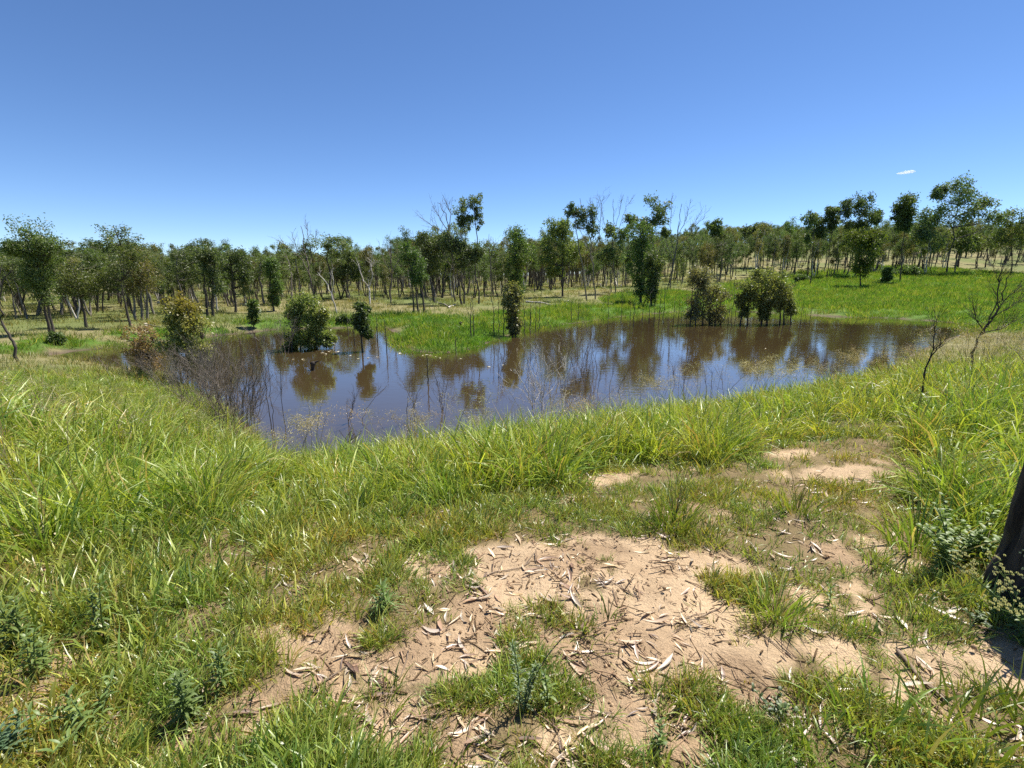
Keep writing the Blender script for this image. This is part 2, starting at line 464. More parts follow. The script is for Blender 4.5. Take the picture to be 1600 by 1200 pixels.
# far: lush green meadow round the pond, dry paddock beyond
LUSH_PX = [(0, 548, 110, 10), (100, 540, 110, 9), (690, 520, 85, 28), (760, 512, 90, 18), (640, 498, 90, 8), (850, 500, 110, 14), (930, 490, 90, 14), (1040, 478, 70, 20),
           (1100, 470, 80, 22), (1300, 475, 100, 28), (1400, 468, 170, 35), (1500, 465, 150, 38), (1600, 462, 150, 40), (1250, 455, 60, 12), (1700, 470, 150, 40), (420, 505, 60, 6), (280, 523, 70, 8), (520, 505, 60, 6), (1450, 440, 160, 16), (1570, 434, 120, 18), (1340, 446, 80, 12), (150, 545, 110, 8), (240, 532, 80, 7), (350, 519, 80, 5)]
LUSH = [blob_world(*b) for b in LUSH_PX]
def lush_at(x, y, sd):
    n = fbm(x * 0.25, y * 0.25, 51, 3)
    return np.clip(sstep(0.3, 0.6, blobs_at(LUSH, x, y, 0.45) + (n - 0.5) * 0.8 + (fbm(x * 1.3, y * 1.3, 53, 2) - 0.5) * 0.4) , 0, 1)

# ------------------------------------------------------------------ ground sheet
def build_ground():
    front = np.radians(np.arange(-62, 62.01, 0.3))
    rest = np.radians(np.arange(66, 295, 5.0))
    A = np.concatenate([front, rest]); nA = len(A)
    rad = [0.25]
    while rad[-1] < 9000:
        r = rad[-1]; rad.append(r * (1.02 if r < 8 else (1.016 if r < 60 else 1.05)) )
    rad = np.array(rad); nR = len(rad)
    X = rad[:, None] * np.sin(A)[None, :]; Y = rad[:, None] * np.cos(A)[None, :]
    x, y = X.ravel(), Y.ravel()
    sd = pond_sd(x, y)
    z = height(x, y, sd)
    r = np.hypot(x, y)
    # cover colours
    soil = np.array([0.53, 0.385, 0.24]); soil2 = np.array([0.31, 0.21, 0.125]); thatch = np.array([0.12, 0.105, 0.045]); short = np.array([0.22, 0.165, 0.085])
    straw = np.array([0.235, 0.21, 0.10]); olive = np.array([0.15, 0.175, 0.06]); lushc = np.array([0.095, 0.165, 0.028]); mud = np.array([0.14, 0.105, 0.075])
    n = fbm(x * 1.3, y * 1.3, 61, 4)[:, None]
    bare = bare_at(x, y)[:, None]
    nn = sstep(0.42, 0.68, fbm(x * 3.1, y * 3.1, 63, 4))[:, None]
    near = soil * (1 - nn * 0.75) + soil2 * nn * 0.75
    gnear = np.where((tall_at(x, y) > 0)[:, None], thatch, short)
    wl = (sstep(-3.0, -5.0, x) * sstep(5.5, 8, y))[:, None]
    gnear = gnear * (1 - wl) + np.array([0.13, 0.17, 0.045]) * wl
    cn = gnear * (1 - bare) + near * bare
    nf = fbm(x * 0.09, y * 0.09, 62, 4)[:, None]
    lf = lush_at(x, y, sd)[:, None]
    cf = straw * (1 - sstep(0.35, 0.65, nf)) + olive * sstep(0.35, 0.65, nf)
    cf = cf * (1 - lf) + lushc * lf
    wfar = sstep(12, 18, y)[:, None]
    c = cn * (1 - wfar) + cf * wfar
    wm = (1 - sstep(0.03, 0.35, sd))[:, None]
    c = c * (1 - wm) + mud * wm
    V = np.stack([x, y, z], 1)
    V = np.concatenate([V, [[0, 0, H(0.0, 0.01)]]]); c = np.concatenate([c, [soil]])
    i = np.arange(nR - 1)[:, None] * nA; j = np.arange(nA)[None, :]; k = (j + 1) % nA
    F = np.stack([i + j, i + nA + j, i + nA + k, i + k], -1).reshape(-1, 4)[:, ::-1]
    me = mk_mesh('ground', V, F, M['ground'], c, True)
    o = obj('ground', me)
    tag(o, 'bare sandy soil, grassed banks and rising paddock round the dam', 'ground', kind='structure')
build_ground()

def build_water():
    c = POND.mean(0)
    ring = c + (POND - c) * 1.0
    # grid sheet a little larger than the outline; the banks cover its rim
    x0, y0 = POND.min(0) - 1.0; x1, y1 = POND.max(0) + 1.0
    nx, ny = 90, 60
    X, Y = np.meshgrid(np.linspace(x0, x1, nx), np.linspace(y0, y1, ny))
    V = np.stack([X.ravel(), Y.ravel(), np.full(X.size, WATER)], 1)
    j, i = np.meshgrid(np.arange(nx - 1), np.arange(ny - 1))
    a = (i * nx + j).ravel()
    F = np.stack([a, a + 1, a + nx + 1, a + nx], 1)
    cx = V[F].mean(1); keep = pond_sd(cx[:, 0], cx[:, 1]) < 1.5
    o = obj('pond_water', mk_mesh('pond_water', V, F[keep], M['water']))
    tag(o, 'still muddy brown water of the farm dam', 'water', kind='structure')
build_water()

# ------------------------------------------------------------------ scatter (stuff only)
def gn_scatter(name, P, rot, scl, idx, protos, label, cat):
    col = bpy.data.collections.new(name + '_kinds')
    for k, me in enumerate(protos):
        col.objects.link(bpy.data.objects.new('%s_kind_%02d' % (name, k), me))
    me = bpy.data.meshes.new(name)
    n = len(P)
    me.vertices.add(n); me.vertices.foreach_set('co', np.ascontiguousarray(P, np.float32).ravel())
    a = me.attributes.new('rot', 'FLOAT_VECTOR', 'POINT'); a.data.foreach_set('vector', np.ascontiguousarray(rot, np.float32).ravel())
    a = me.attributes.new('scl', 'FLOAT', 'POINT'); a.data.foreach_set('value', np.ascontiguousarray(scl, np.float32))
    a = me.attributes.new('idx', 'INT', 'POINT'); a.data.foreach_set('value', np.ascontiguousarray(idx, np.int32))
    o = obj(name, me)
    tag(o, label, cat, kind='stuff')
    ng = bpy.data.node_groups.new(name + '_scatter', 'GeometryNodeTree')
    ng.interface.new_socket('Geometry', in_out='INPUT', socket_type='NodeSocketGeometry')
    ng.interface.new_socket('Geometry', in_out='OUTPUT', socket_type='NodeSocketGeometry')
    gi = ng.nodes.new('NodeGroupInput'); go = ng.nodes.new('NodeGroupOutput')
    ci = ng.nodes.new('GeometryNodeCollectionInfo'); ci.inputs[0].default_value = col; ci.inputs[1].default_value = True; ci.inputs[2].default_value = True
    ip = ng.nodes.new('GeometryNodeInstanceOnPoints'); ip.inputs['Pick Instance'].default_value = True
    def attr(nm, dt):
        q = ng.nodes.new('GeometryNodeInputNamedAttribute'); q.data_type = dt; q.inputs[0].default_value = nm
        return q.outputs[0]
    e2r = ng.nodes.new('FunctionNodeEulerToRotation')
    L = ng.links.new
    L(gi.outputs[0], ip.inputs['Points']); L(ci.outputs[0], ip.inputs['Instance'])
    L(attr('idx', 'INT'), ip.inputs['Instance Index'])
    L(attr('rot', 'FLOAT_VECTOR'), e2r.inputs[0]); L(e2r.outputs[0], ip.inputs['Rotation'])
    L(attr('scl', 'FLOAT'), ip.inputs['Scale'])
    L(ip.outputs[0], go.inputs[0])
    md = o.modifiers.new('scatter', 'NODES'); md.node_group = ng
    return o

def polar_points(n, r0, r1, a0, a1, pw=0.5, rng=R):
    """points with density falling with distance"""
    a = np.radians(a0 + (a1 - a0) * rng.random(n))
    t = rng.random(n)
    if abs(pw) < 1e-6: r = r0 * (r1 / r0) ** t
    else: r = (r0 ** pw + (r1 ** pw - r0 ** pw) * t) ** (1 / pw)
    return r * np.sin(a), r * np.cos(a)

def rots(n, tilt=0.15, rng=R):
    return np.stack([rng.normal(size=n) * tilt, rng.normal(size=n) * tilt, rng.random(n) * 2 * math.pi], 1)

def grass_clump(seed, n, h, w, spread, lean=0.35, bend=1.1, colA=(0.10, 0.16, 0.025), colB=(0.2, 0.22, 0.04), dry=0.08, dryc=(0.42, 0.33, 0.15), seg=4, mat=None, name='grass_clump'):
    g = np.random.default_rng(seed); b = Buf()
    rr = spread * np.sqrt(g.random(n)); aa = g.random(n) * 2 * math.pi
    base = np.stack([rr * np.cos(aa), rr * np.sin(aa), -0.02 * np.ones(n)], 1)
    az = aa + g.normal(size=n) * 0.9
    hh = h * (0.45 + 0.65 * g.random(n))
    f = g.random((n, 1))
    col = np.array(colA) * (1 - f) + np.array(colB) * f
    isd = g.random(n) < dry
    col[isd] = np.array(dryc) * (0.7 + 0.5 * g.random((isd.sum(), 1)))
    tip = col * np.array([1.15, 1.08, 0.95])
    blades(b, base, az, hh, w * (0.6 + 0.7 * g.random(n)), np.abs(g.normal(size=n)) * lean + 0.05, bend * (0.25 + g.random(n)), col * np.array([1.05, 1.0, 0.9]), tip, seg, g)
    return b.mesh(name, mat or M['grass'])

SKY_U = [0, 330, 400, 450, 600, 700, 800, 900, 1000, 1100, 1200, 1300, 1400, 1450, 1600]
SKY_V = [570, 622, 688, 704, 680, 664, 652, 642, 625, 614, 600, 588, 560, 545, 520]

def bank_grass():
    n = 32000
    x, y = polar_points(n, 1.2, 20, -70, 70, 0.25)
    sd = pond_sd(x, y); z = height(x, y, sd)
    t = tall_at(x, y)
    keep = (t > 0) & (sd > 0.12) & ~((y > 16) & (x < 5))
    keep &= R.random(n) > bare_at(x, y) * 0.85 * (t < 0.6)
    keep &= R.random(n) < 0.12 + 0.88 * sstep(0.40, 0.60, fbm(x * 2.9, y * 2.9, 72, 2)) + 0.5 * sstep(9, 12, y)
    x, y, z, t, sd = x[keep], y[keep], z[keep], t[keep], sd[keep]
    s = 0.35 + 1.05 * fbm(x * 1.5, y * 1.5, 71, 2) + 0.7 * (R.random(len(x)) - 0.45)
    s = np.clip(s, 0.3, 1.5) * (1 - 0.28 * sstep(-0.3, -1.6, x) * sstep(6.5, 4.5, y)) * (1 - 0.22 * sstep(1.5, 3, x))
    s *= 0.62 + 0.38 * sstep(0, 0.7, t)
    low = sstep(-3.0, -5.5, x) * sstep(6, 8.5, y)             # the low flat to the west of the dam
    s *= 1 - 0.3 * low
    u, v = project(x, y, z)
    vtop = np.interp(u, SKY_U, SKY_V) + R.normal(size=len(x)) * 7
    dd = ray(800, 0) * 0
    bcoef = (600 - vtop) / FPX
    zmax = EYE + y * (-SP + bcoef * CP) / (CP + bcoef * SP)
    lim = np.clip((zmax - z) / 0.66, 0.22 + 0.33 * low, 2)
    s = np.minimum(s, lim)
    P = np.stack([x, y, z], 1)
    protos = [grass_clump(100 + k, 24, 0.78, 0.0195, 0.15, 0.55, 2.2, (0.12, 0.23, 0.035), (0.46, 0.50, 0.10), 0.07) for k in range(6)] + \
             [grass_clump(120 + k, 22, 0.76, 0.013, 0.13, 0.42, 1.5, (0.14, 0.24, 0.045), (0.49, 0.50, 0.13), 0.18) for k in range(4)] + \
             [grass_clump(128 + k, 20, 0.42, 0.026, 0.13, 0.85, 1.7, (0.10, 0.19, 0.035), (0.22, 0.32, 0.07), 0.03) for k in range(2)] + \
             [grass_clump(132 + k, 30, 0.30, 0.007, 0.17, 1.1, 1.2, (0.26, 0.22, 0.10), (0.38, 0.32, 0.16), 0.7) for k in range(2)]
    gn_scatter('bank_grass', P, rots(len(P), 0.3), s, R.integers(0, len(protos), len(P)), protos,
               'long yellow-green grass growing thick along the near bank', 'grass')
    print('bank grass', len(P))

def short_grass():
    n = 38000
    x, y = polar_points(n, 0.9, 7.5, -62, 62, 0.1)
    sd = pond_sd(x, y); z = height(x, y, sd)
    t = tall_at(x, y); b = bare_at(x, y)
    pn = fbm(x * 5, y * 5, 81, 3)
    keep = (t < 0.5) & (sd > 0.3) & (R.random(n) > b * (1.0 - 0.5 * sstep(0.60, 0.72, fbm(x * 4.2 + 7, y * 4.2, 85, 3))) + 0.04 - 0.12 * sstep(0.62, 0.75, pn)) & (R.random(n) < 0.12 + 0.88 * sstep(0.38, 0.62, pn))
    x, y, z, t, b = x[keep], y[keep], z[keep], t[keep], b[keep]
    az = np.degrees(np.arctan2(x, y))
    s = (0.55 + 0.7 * fbm(x * 2, y * 2, 83)) * (0.75 + 0.5 * R.random(len(x)))
    s *= 1 + 0.75 * sstep(-8, -25, az) * fbm(x * 1.1, y * 1.1, 84)
    s *= 1 - 0.45 * b
    s *= 0.7 + 0.5 * sstep(-1.2, 0.2, t)
    P = np.stack([x, y, z], 1)
    protos = [grass_clump(140 + k, 22, 0.115, 0.0062, 0.065, 0.75, 1.5, (0.08, 0.165, 0.035), (0.36, 0.40, 0.12), 0.2, seg=3, mat=M['lawn']) for k in range(6)] + \
             [grass_clump(150 + k, 14, 0.18, 0.0095, 0.07, 0.75, 1.7, (0.085, 0.175, 0.035), (0.38, 0.42, 0.11), 0.14, seg=3, mat=M['lawn']) for k in range(4)]
    gn_scatter('short_grass', P, rots(len(P), 0.2), s, R.integers(0, len(protos), len(P)), protos,
               'short trodden green grass creeping over the sandy ground', 'grass')
    print('short grass', len(P))

def meadow_and_paddock():
    # lush green by the far shore
    n = 46000
    x, y = polar_points(n, 13, 210, -52, 52, 0.85)
    sd = pond_sd(x, y); lf = lush_at(x, y, sd)
    keep = (R.random(n) < lf) & (sd > -0.55) & (y > 13)
    x, y, sd = x[keep], y[keep], sd[keep]
    z = np.maximum(height(x, y, sd), WATER - 0.02)
    P = np.stack([x, y, z], 1)
    s = (0.4 + 1.1 * fbm(x * 0.5, y * 0.5, 91)) * (0.8 + 0.4 * R.random(len(x))) * (0.9 + 0.014 * np.clip(y - 20, 0, 90))
    protos = [grass_clump(170 + k, 36, 0.32, 0.03, 0.36, 0.6, 1.3, (0.11, 0.215, 0.033), (0.22, 0.335, 0.065), 0.04, (0.34, 0.34, 0.14), seg=2, mat=M['meadow'], name='meadow_clump') for k in range(3)] + \
             [grass_clump(175 + k, 34, 0.42, 0.034, 0.34, 0.7, 1.5, (0.07, 0.15, 0.03), (0.16, 0.26, 0.05), 0.05, (0.34, 0.34, 0.14), seg=2, mat=M['meadow'], name='meadow_clump') for k in range(2)] + \
             [grass_clump(178, 34, 0.36, 0.024, 0.4, 0.5, 1.0, (0.18, 0.24, 0.06), (0.33, 0.36, 0.12), 0.25, (0.38, 0.37, 0.17), seg=2, mat=M['meadow'], name='meadow_clump')]
    gn_scatter('meadow_grass', P, rots(len(P), 0.12), s, R.integers(0, 6, len(P)), protos,
               'bright green lush grass spreading over the far shore and flat', 'grass')
    print('meadow', len(P))
    n = 27000
    x, y = polar_points(n, 13, 190, -72, 72, 0.45)
    sd = pond_sd(x, y); lf = lush_at(x, y, sd)
    keep = (R.random(n) > lf) & (sd > 0.15) & (y > 13.5) & (R.random(n) < 0.25 + 0.75 * fbm(x * 0.35, y * 0.35, 92))
    x, y, sd = x[keep], y[keep], sd[keep]
    P = np.stack([x, y, height(x, y, sd)], 1)
    s = (0.6 + 0.7 * fbm(x * 0.3, y * 0.3, 93)) * (0.7 + 0.6 * R.random(len(x))) * (0.85 + 0.007 * np.clip(y, 0, 120))
    protos = [grass_clump(190 + k, 34, 0.34, 0.022, 0.42, 0.6, 1.0, (0.14, 0.185, 0.055), (0.27, 0.27, 0.11), 0.25, (0.38, 0.32, 0.17), seg=2, mat=M['dry'], name='paddock_clump') for k in range(6)]
    gn_scatter('paddock_grass', P, rots(len(P), 0.12), s, R.integers(0, 6, len(P)), protos,
               'dry straw and olive paddock grass under the trees', 'grass')
    print('paddock', len(P))

def panicle(seed, h, droop, mat=None, col=(0.36, 0.31, 0.12), nbr=26, wid=0.0035):
    g = np.random.default_rng(seed); b = Buf()
    az = g.random() * 6.28
    top = np.array([math.cos(az) * droop * h, math.sin(az) * droop * h, h])
    path = bez((0, 0, 0), (top[0] * 0.2, top[1] * 0.2, h * 0.7), top, 7)
    tube(b, path, np.linspace(0.0038, 0.0015, 7), 3, np.array(col) * 0.8)
    for k in range(nbr):
        t = 0.62 + 0.38 * g.random()
        i = t * 6; p = path[int(i)] * (1 - i % 1) + path[min(6, int(i) + 1)] * (i % 1)
        a = g.random() * 6.28; l = h * 0.30 * (1.25 - t) * (0.5 + g.random()) + 0.05
        e = p + np.array([math.cos(a) * l * 0.75, math.sin(a) * l * 0.75, l * (0.35 - 0.6 * g.random())])
        q = bez(p, (p + e) / 2 + np.array([0, 0, l * 0.2]), e, 4)
        blades_path(b, q, wid * 0.55, np.array(col) * (0.8 + 0.4 * g.random()), g)
        m = 5
        pp = q[-1] + g.normal(size=(m, 3)) * l * 0.16
        leaf_quads(b, pp, 0.018 * wid / 0.0035, 0.006 * wid / 0.0035, g, np.tile(np.array(col) * 1.15, (m, 1)), 0.6)
    return b

def blades_path(b, q, w, col, g):
    d = g.normal(size=3); d /= np.linalg.norm(d)
    n = len(q)
    V = np.stack([q - d * w * 0.5, q + d * w * 0.5], 1).reshape(-1, 3)
    i = np.arange(n - 1) * 2
    b.add(V, np.stack([i, i + 1, i + 3, i + 2], 1), col)

def seed_grass():
    protos = []
    for k in range(7):
        b = panicle(300 + k, 1.0, 0.18 + 0.25 * (k % 3) / 2, col=((0.32, 0.31, 0.15), (0.27, 0.30, 0.12), (0.34, 0.30, 0.18))[k % 3])
        protos.append(b.mesh('seed_stem', M['seed']))
    n = 7000
    x, y = polar_points(n, 3.5, 19, -58, 58, 0.5)
    sd = pond_sd(x, y); t = tall_at(x, y)
    edge = np.exp(-((sd - 0.7) / 0.8) ** 2)
    flat = sstep(-2.8, -4.5, x) * sstep(5, 7, y) * 0.4
    rgt = sstep(4.5, 7, x) * 0.3
    p = np.maximum(edge * 0.2, np.maximum(flat, rgt)) * sstep(0.35, 0.6, fbm(x * 0.8, y * 0.8, 95) + 0.08) + 0.015
    keep = (t > 0.4) & (sd > -0.1) & (R.random(n) < p)
    x, y, sd = x[keep], y[keep], sd[keep]
    z = np.maximum(height(x, y, sd), WATER - 0.1)
    s = 0.6 + 0.55 * R.random(len(x))
    s *= 1 - 0.4 * sstep(-2.8, -4.5, x) * sstep(5, 7, y)
    gn_scatter('seed_grass', np.stack([x, y, z], 1), rots(len(x), 0.14), s, R.integers(0, 7, len(x)), protos,
               'airy straw-coloured seed heads of tall grass at the water edge', 'grass')
    print('seed grass', len(x))

bank_grass(); short_grass(); meadow_and_paddock(); seed_grass()

# ------------------------------------------------------------------ trees
GUM = [(0.085, 0.125, 0.052), (0.155, 0.19, 0.08)]
DARK = [(0.075, 0.125, 0.038), (0.14, 0.19, 0.055)]
BRIGHT = [(0.12, 0.17, 0.03), (0.2, 0.23, 0.04)]
BROWNISH = [(0.135, 0.14, 0.055), (0.22, 0.19, 0.08)]
OLIVE = [(0.105, 0.145, 0.045), (0.195, 0.215, 0.07)]
RUST = [(0.22, 0.15, 0.085), (0.36, 0.25, 0.14)]

def grow(blobs, seed, leaf=(0.2, 0.075), nper=120, pal=GUM, r0=0.11, stems=None, dens=1.0, hang=0.5, sides=6, top_yellow=0.0, lean=0.06, clus=0.30, twigs=True):
    """blobs: list of (x, y, z, rx, ry, rz) metres from the base. returns trunk Buf, crown Buf"""
    g = np.random.default_rng(seed)
    tb, cb = Buf(), Buf()
    B = np.array(blobs, float)
    ztop = (B[:, 2] + B[:, 5] * 0.6).max(); zlow = (B[:, 2] - B[:, 5]).min()
    ctop = B[np.argsort(-B[:, 2])[:max(1, len(B) // 3)]].mean(0)
    trunks = []
    stems = stems or [(0, 0, None)]
    for (sx, sy, tgt) in stems:
        tx, ty, tz = (ctop[0], ctop[1], ztop) if tgt is None else tgt
        n = 9
        k1 = g.normal(size=2) * lean * tz
        P = bez((sx, sy, -0.15), (sx + (tx - sx) * 0.25 + k1[0], sy + (ty - sy) * 0.25 + k1[1], tz * 0.55), (tx, ty, tz), n)
        P[1:-1, :2] += g.normal(size=(n - 2, 2)) * tz * 0.008
        rad = r0 * np.linspace(1, 0.12, n) ** 0.8; rad[0] *= 1.25
        tube(tb, P, rad, sides, (1, 1, 1), 0.15, g)
        trunks.append((P, rad))
    pal = np.array(pal)
    zmax = (B[:, 2] + B[:, 5]).max()
    for bx, by, bz, rx, ry, rz in B:
        rc = clus * (rx * ry * rz) ** (1 / 3)
        k = max(3, int(dens * 0.75 * (rx * ry * rz) / (rc ** 3) * 0.55))
        d = g.normal(size=(k, 3)); d /= np.linalg.norm(d, axis=1)[:, None]
        q = d * (g.random((k, 1)) ** 0.45) * np.array([rx, ry, rz]) * 0.98 + np.array([bx, by, bz])
        for c in q:
            # branch from the nearest trunk
            best = min(trunks, key=lambda tr: np.hypot(tr[0][:, 0] - c[0], tr[0][:, 1] - c[1]).min())
            P, rad = best
            hd = np.hypot(P[:, 0] - c[0], P[:, 1] - c[1])
            za = c[2] - 0.35 * hd.min() - 0.25 * rz
            i = int(np.argmin(np.abs(P[:, 2] - max(za, 0.15 * ztop))))
            if twigs:
                a = P[i]; mid = (a + c) / 2 + np.array([(c[0] - a[0]) * 0.2, (c[1] - a[1]) * 0.2, -0.08 * np.linalg.norm(c - a)]) + g.normal(size=3) * 0.05
                tube(tb, bez(a, mid, c, 4), np.linspace(max(0.012, rad[i] * 0.38), 0.006, 4), 3)
            m = max(4, int(nper * (0.6 + 0.8 * g.random())))
            o = g.normal(size=(m, 3)) * rc * np.array([0.66, 0.66, 0.72])
            f = g.random((m, 1)) * 0.7 + 0.3 * g.random()
            col = pal[0] * (1 - f) + pal[1] * f
            if top_yellow:
                ty = sstep(0.65, 1.0, (c[2] + o[:, 2]) / zmax)[:, None] * top_yellow
                col = col * (1 - ty) + np.array([0.24, 0.19, 0.03]) * ty
            s = 0.7 + 0.6 * g.random(m)
            leaf_quads(cb, c + o, leaf[0] * s, leaf[1] * s, g, col, hang)
    return tb, cb

def px_blobs(Y, base, blobs, depth=0.85, rng=None):
    out = []
    rng = rng or R
    for (u, v, ru, rv) in blobs:
        p = at_depth(u, v, Y); s = px_size(Y, p[2])
        dy = (rng.random() - 0.5) * ru * s * 0.6
        out.append((p[0] - base[0], dy, p[2] - base[2], ru * s * 1.1, ru * s * depth * 1.1, rv * s * 1.08))
    return out

TREE_COUNT = [0]
def hero_tree(name, label, cat, base_px, blobs, pal=GUM, bark='bark_grey', r0=0.11, group=None, leaf=None, nper=62, dens=1.0, stems_px=None, hang=0.65, mat='gum', top_yellow=0.0, lean=0.03, clus=0.27, base_xyz=None, seed=None, depth=0.85):
    TREE_COUNT[0] += 1
    sd = seed or 1000 + TREE_COUNT[0]
    b = hit(*base_px) if base_xyz is None else base_xyz
    Y = b.y
    bl = px_blobs(Y, b, blobs, depth, np.random.default_rng(sd))
    stems = None
    if stems_px:
        stems = []
        for (bu, bv, tu, tv) in stems_px:
            p = at_depth(tu, tv, Y)
            bx = at_depth(bu, bv, Y)
            stems.append((bx[0] - b.x, (np.random.default_rng(int(bu)).random() - 0.5) * 0.25 * abs(bx[0] - b.x), (p[0] - b.x, 0.0, p[2] - b.z)))
    if leaf is None:
        s = px_size(Y); L = max(0.10, s * 3.3); leaf = (L, L * 0.42)
    r0 = min(r0, 2.1 * px_size(Y))
    if mat == 'gum': dens = dens * 0.98
    tb, cb = grow(bl, sd, leaf, nper, pal, r0, stems, dens, hang, top_yellow=top_yellow, lean=lean, clus=clus)
    e = empty(name, b, label, cat, group)
    obj('trunk', tb.mesh('trunk', M[bark], True), e)
    obj('crown', cb.mesh('crown', M[mat]), e)
    return e

GP = 'gum trees standing round the far shore'
hero_tree('gum_tree', 'tall leaning dark gum with broad crown at the far west edge of the wood', 'tree', (80, 520),
          [(45, 372, 30, 28), (80, 383, 18, 17), (24, 388, 14, 11), (60, 403, 24, 14), (65, 428, 22, 16), (70, 452, 20, 20), (55, 388, 26, 20)], DARK, 'bark_dark', 0.13, GP, dens=1.7, stems_px=[(78, 520, 52, 385), (84, 520, 66, 410)])
hero_tree('gum_tree', 'leaning gum with a pale crooked stem, its base alone in the open grass', 'tree', (204, 511),
          [(182, 425, 26, 22), (205, 402, 16, 16), (165, 440, 16, 14)], OLIVE, 'bark_dark', 0.10, GP, stems_px=[(204, 511, 190, 440)])
hero_tree('gum_tree', 'many-stemmed brownish gum between the leaning gum and the olive water bush', 'tree', (222, 500),
          [(213, 408, 24, 22), (228, 428, 20, 22), (215, 445, 18, 14)], BROWNISH, 'bark_grey', 0.09, GP, stems_px=[(212, 497, 208, 420), (222, 500, 222, 410), (230, 496, 232, 425)])
hero_tree('gum_tree', 'low rounded gum just beside the tall leaning dark gum', 'tree', (135, 511),
          [(125, 432, 25, 20), (112, 448, 18, 16), (140, 450, 16, 16)], OLIVE, 'bark_dark', 0.09, GP)
hero_tree('gum_tree', 'twin-trunked gum with knobby crown behind the olive water bush', 'tree', (328, 495),
          [(318, 398, 14, 12), (335, 402, 15, 16), (322, 425, 20, 17), (340, 440, 15, 18)], GUM, 'bark_dark', 0.10, GP, stems_px=[(325, 495, 320, 410), (332, 490, 336, 415)])
hero_tree('gum_tree', 'gum with a forked pale limb beside the twin-trunked gum', 'tree', (368, 488),
          [(362, 400, 18, 13), (380, 412, 16, 18), (358, 425, 14, 14), (385, 440, 12, 18)], GUM, 'bark_dark', 0.10, GP)
hero_tree('gum_tree', 'narrow dark columnar gum standing before the far wood', 'tree', (428, 486),
          [(425, 415, 10, 14), (429, 440, 10, 20), (427, 465, 7, 14)], DARK, 'bark_dark', 0.08, GP, dens=1.3)
hero_tree('gum_tree', 'gum with flat crown just beside the pale white-limbed tree', 'tree', (545, 468),
          [(545, 402, 14, 13), (536, 425, 16, 18), (556, 420, 12, 16)], GUM, 'bark_grey', 0.09, GP)
hero_tree('gum_tree', 'leaning gum with lopsided dark crown at the open gap in the wood', 'tree', (663, 491),
          [(637, 392, 15, 14), (648, 412, 17, 18), (655, 432, 12, 12)], DARK, 'bark_dark', 0.09, GP, stems_px=[(663, 491, 646, 410), (655, 488, 650, 420), (647, 487, 645, 430)])
hero_tree('gum_tree', 'bushy gum with three crown lumps behind the tall bare tree', 'tree', (679, 473),
          [(663, 378, 14, 14), (680, 388, 18, 18), (672, 410, 20, 18), (695, 378, 12, 13)], GUM, 'bark_dark', 0.11, GP)
hero_tree('gum_tree', 'gum with dense crown below the tallest slender gum', 'tree', (722, 476),
          [(700, 377, 16, 14), (716, 395, 20, 20), (732, 405, 18, 18), (745, 395, 12, 16)], GUM, 'bark_dark', 0.10, GP)
hero_tree('slender_gum_tree', 'tallest slender gum with small sparse crown high on two thin stems', 'tree', (748, 475),
          [(725, 322, 16, 16), (742, 312, 12, 14), (733, 345, 13, 15), (746, 338, 8, 16), (722, 345, 7, 9)], GUM, 'bark_dark', 0.09, GP, stems_px=[(748, 475, 740, 312), (725, 475, 727, 335)], dens=0.55)
hero_tree('columnar_tree', 'dark green columnar tree behind the shrub at the peninsula', 'tree', (808, 462),
          [(806, 368, 17, 20), (812, 395, 18, 22), (806, 420, 15, 22), (808, 445, 11, 14)], DARK, 'bark_dark', 0.12, GP, dens=1.4)
hero_tree('spreading_gum_tree', 'spreading round-crowned gum casting shade on dry grass above pale logs', 'tree', (879, 463),
          [(868, 352, 17, 16), (857, 375, 15, 20), (885, 362, 15, 20), (897, 390, 16, 18), (856, 402, 13, 16), (880, 400, 18, 16), (868, 425, 14, 10)], OLIVE, 'bark_dark', 0.13, GP)
hero_tree('gum_tree', 'tall gum with wispy open top behind the spreading gum', 'tree', (917, 470),
          [(893, 328, 10, 10), (905, 340, 14, 16), (920, 335, 11, 16), (925, 360, 10, 14)], GUM, 'bark_grey', 0.09, GP, dens=0.7)
hero_tree('gum_tree', 'gum with ragged mid-height crown among the bare grey trees', 'tree', (962, 458),
          [(955, 360, 12, 12), (970, 368, 11, 13), (962, 392, 15, 16), (945, 400, 12, 14)], GUM, 'bark_grey', 0.08, GP, dens=0.8)
hero_tree('columnar_tree', 'tall dense dark tree on the green far bank by bare grey trees', 'tree', (1001, 474),
          [(1000, 362, 20, 18), (1006, 385, 20, 20), (998, 410, 16, 22), (1004, 440, 14, 20)], DARK, 'bark_dark', 0.13, GP, dens=1.5)
hero_tree('gum_tree', 'tall open-topped gum rising behind the dense dark trees', 'tree', (1011, 455),
          [(1024, 322, 18, 14), (1030, 343, 14, 14), (986, 345, 9, 11), (1010, 350, 14, 10), (1040, 362, 7, 8)], GUM, 'bark_grey', 0.12, GP, dens=0.8)
hero_tree('columnar_tree', 'short dense bright-sided tree hanging low at the far bank edge', 'tree', (1018, 478),
          [(1022, 408, 15, 15), (1018, 430, 14, 18), (1020, 455, 10, 18)], OLIVE, 'bark_dark', 0.09, GP, dens=1.5)
hero_tree('columnar_tree', 'slim dark upright tree on the slope behind the water bushes', 'tree', (1116, 432),
          [(1117, 355, 9, 13), (1119, 372, 10, 14), (1114, 395, 9, 16)], DARK, 'bark_dark', 0.10, GP, dens=1.3)
hero_tree('gum_tree', 'pale fork-trunked gum on the slope above the two water bushes', 'tree', (1184, 418),
          [(1172, 362, 12, 10), (1188, 358, 11, 10), (1201, 372, 13, 12), (1180, 380, 13, 10)], GUM, 'bark_pale', 0.12, GP, stems_px=[(1184, 418, 1173, 365), (1185, 418, 1200, 368)])
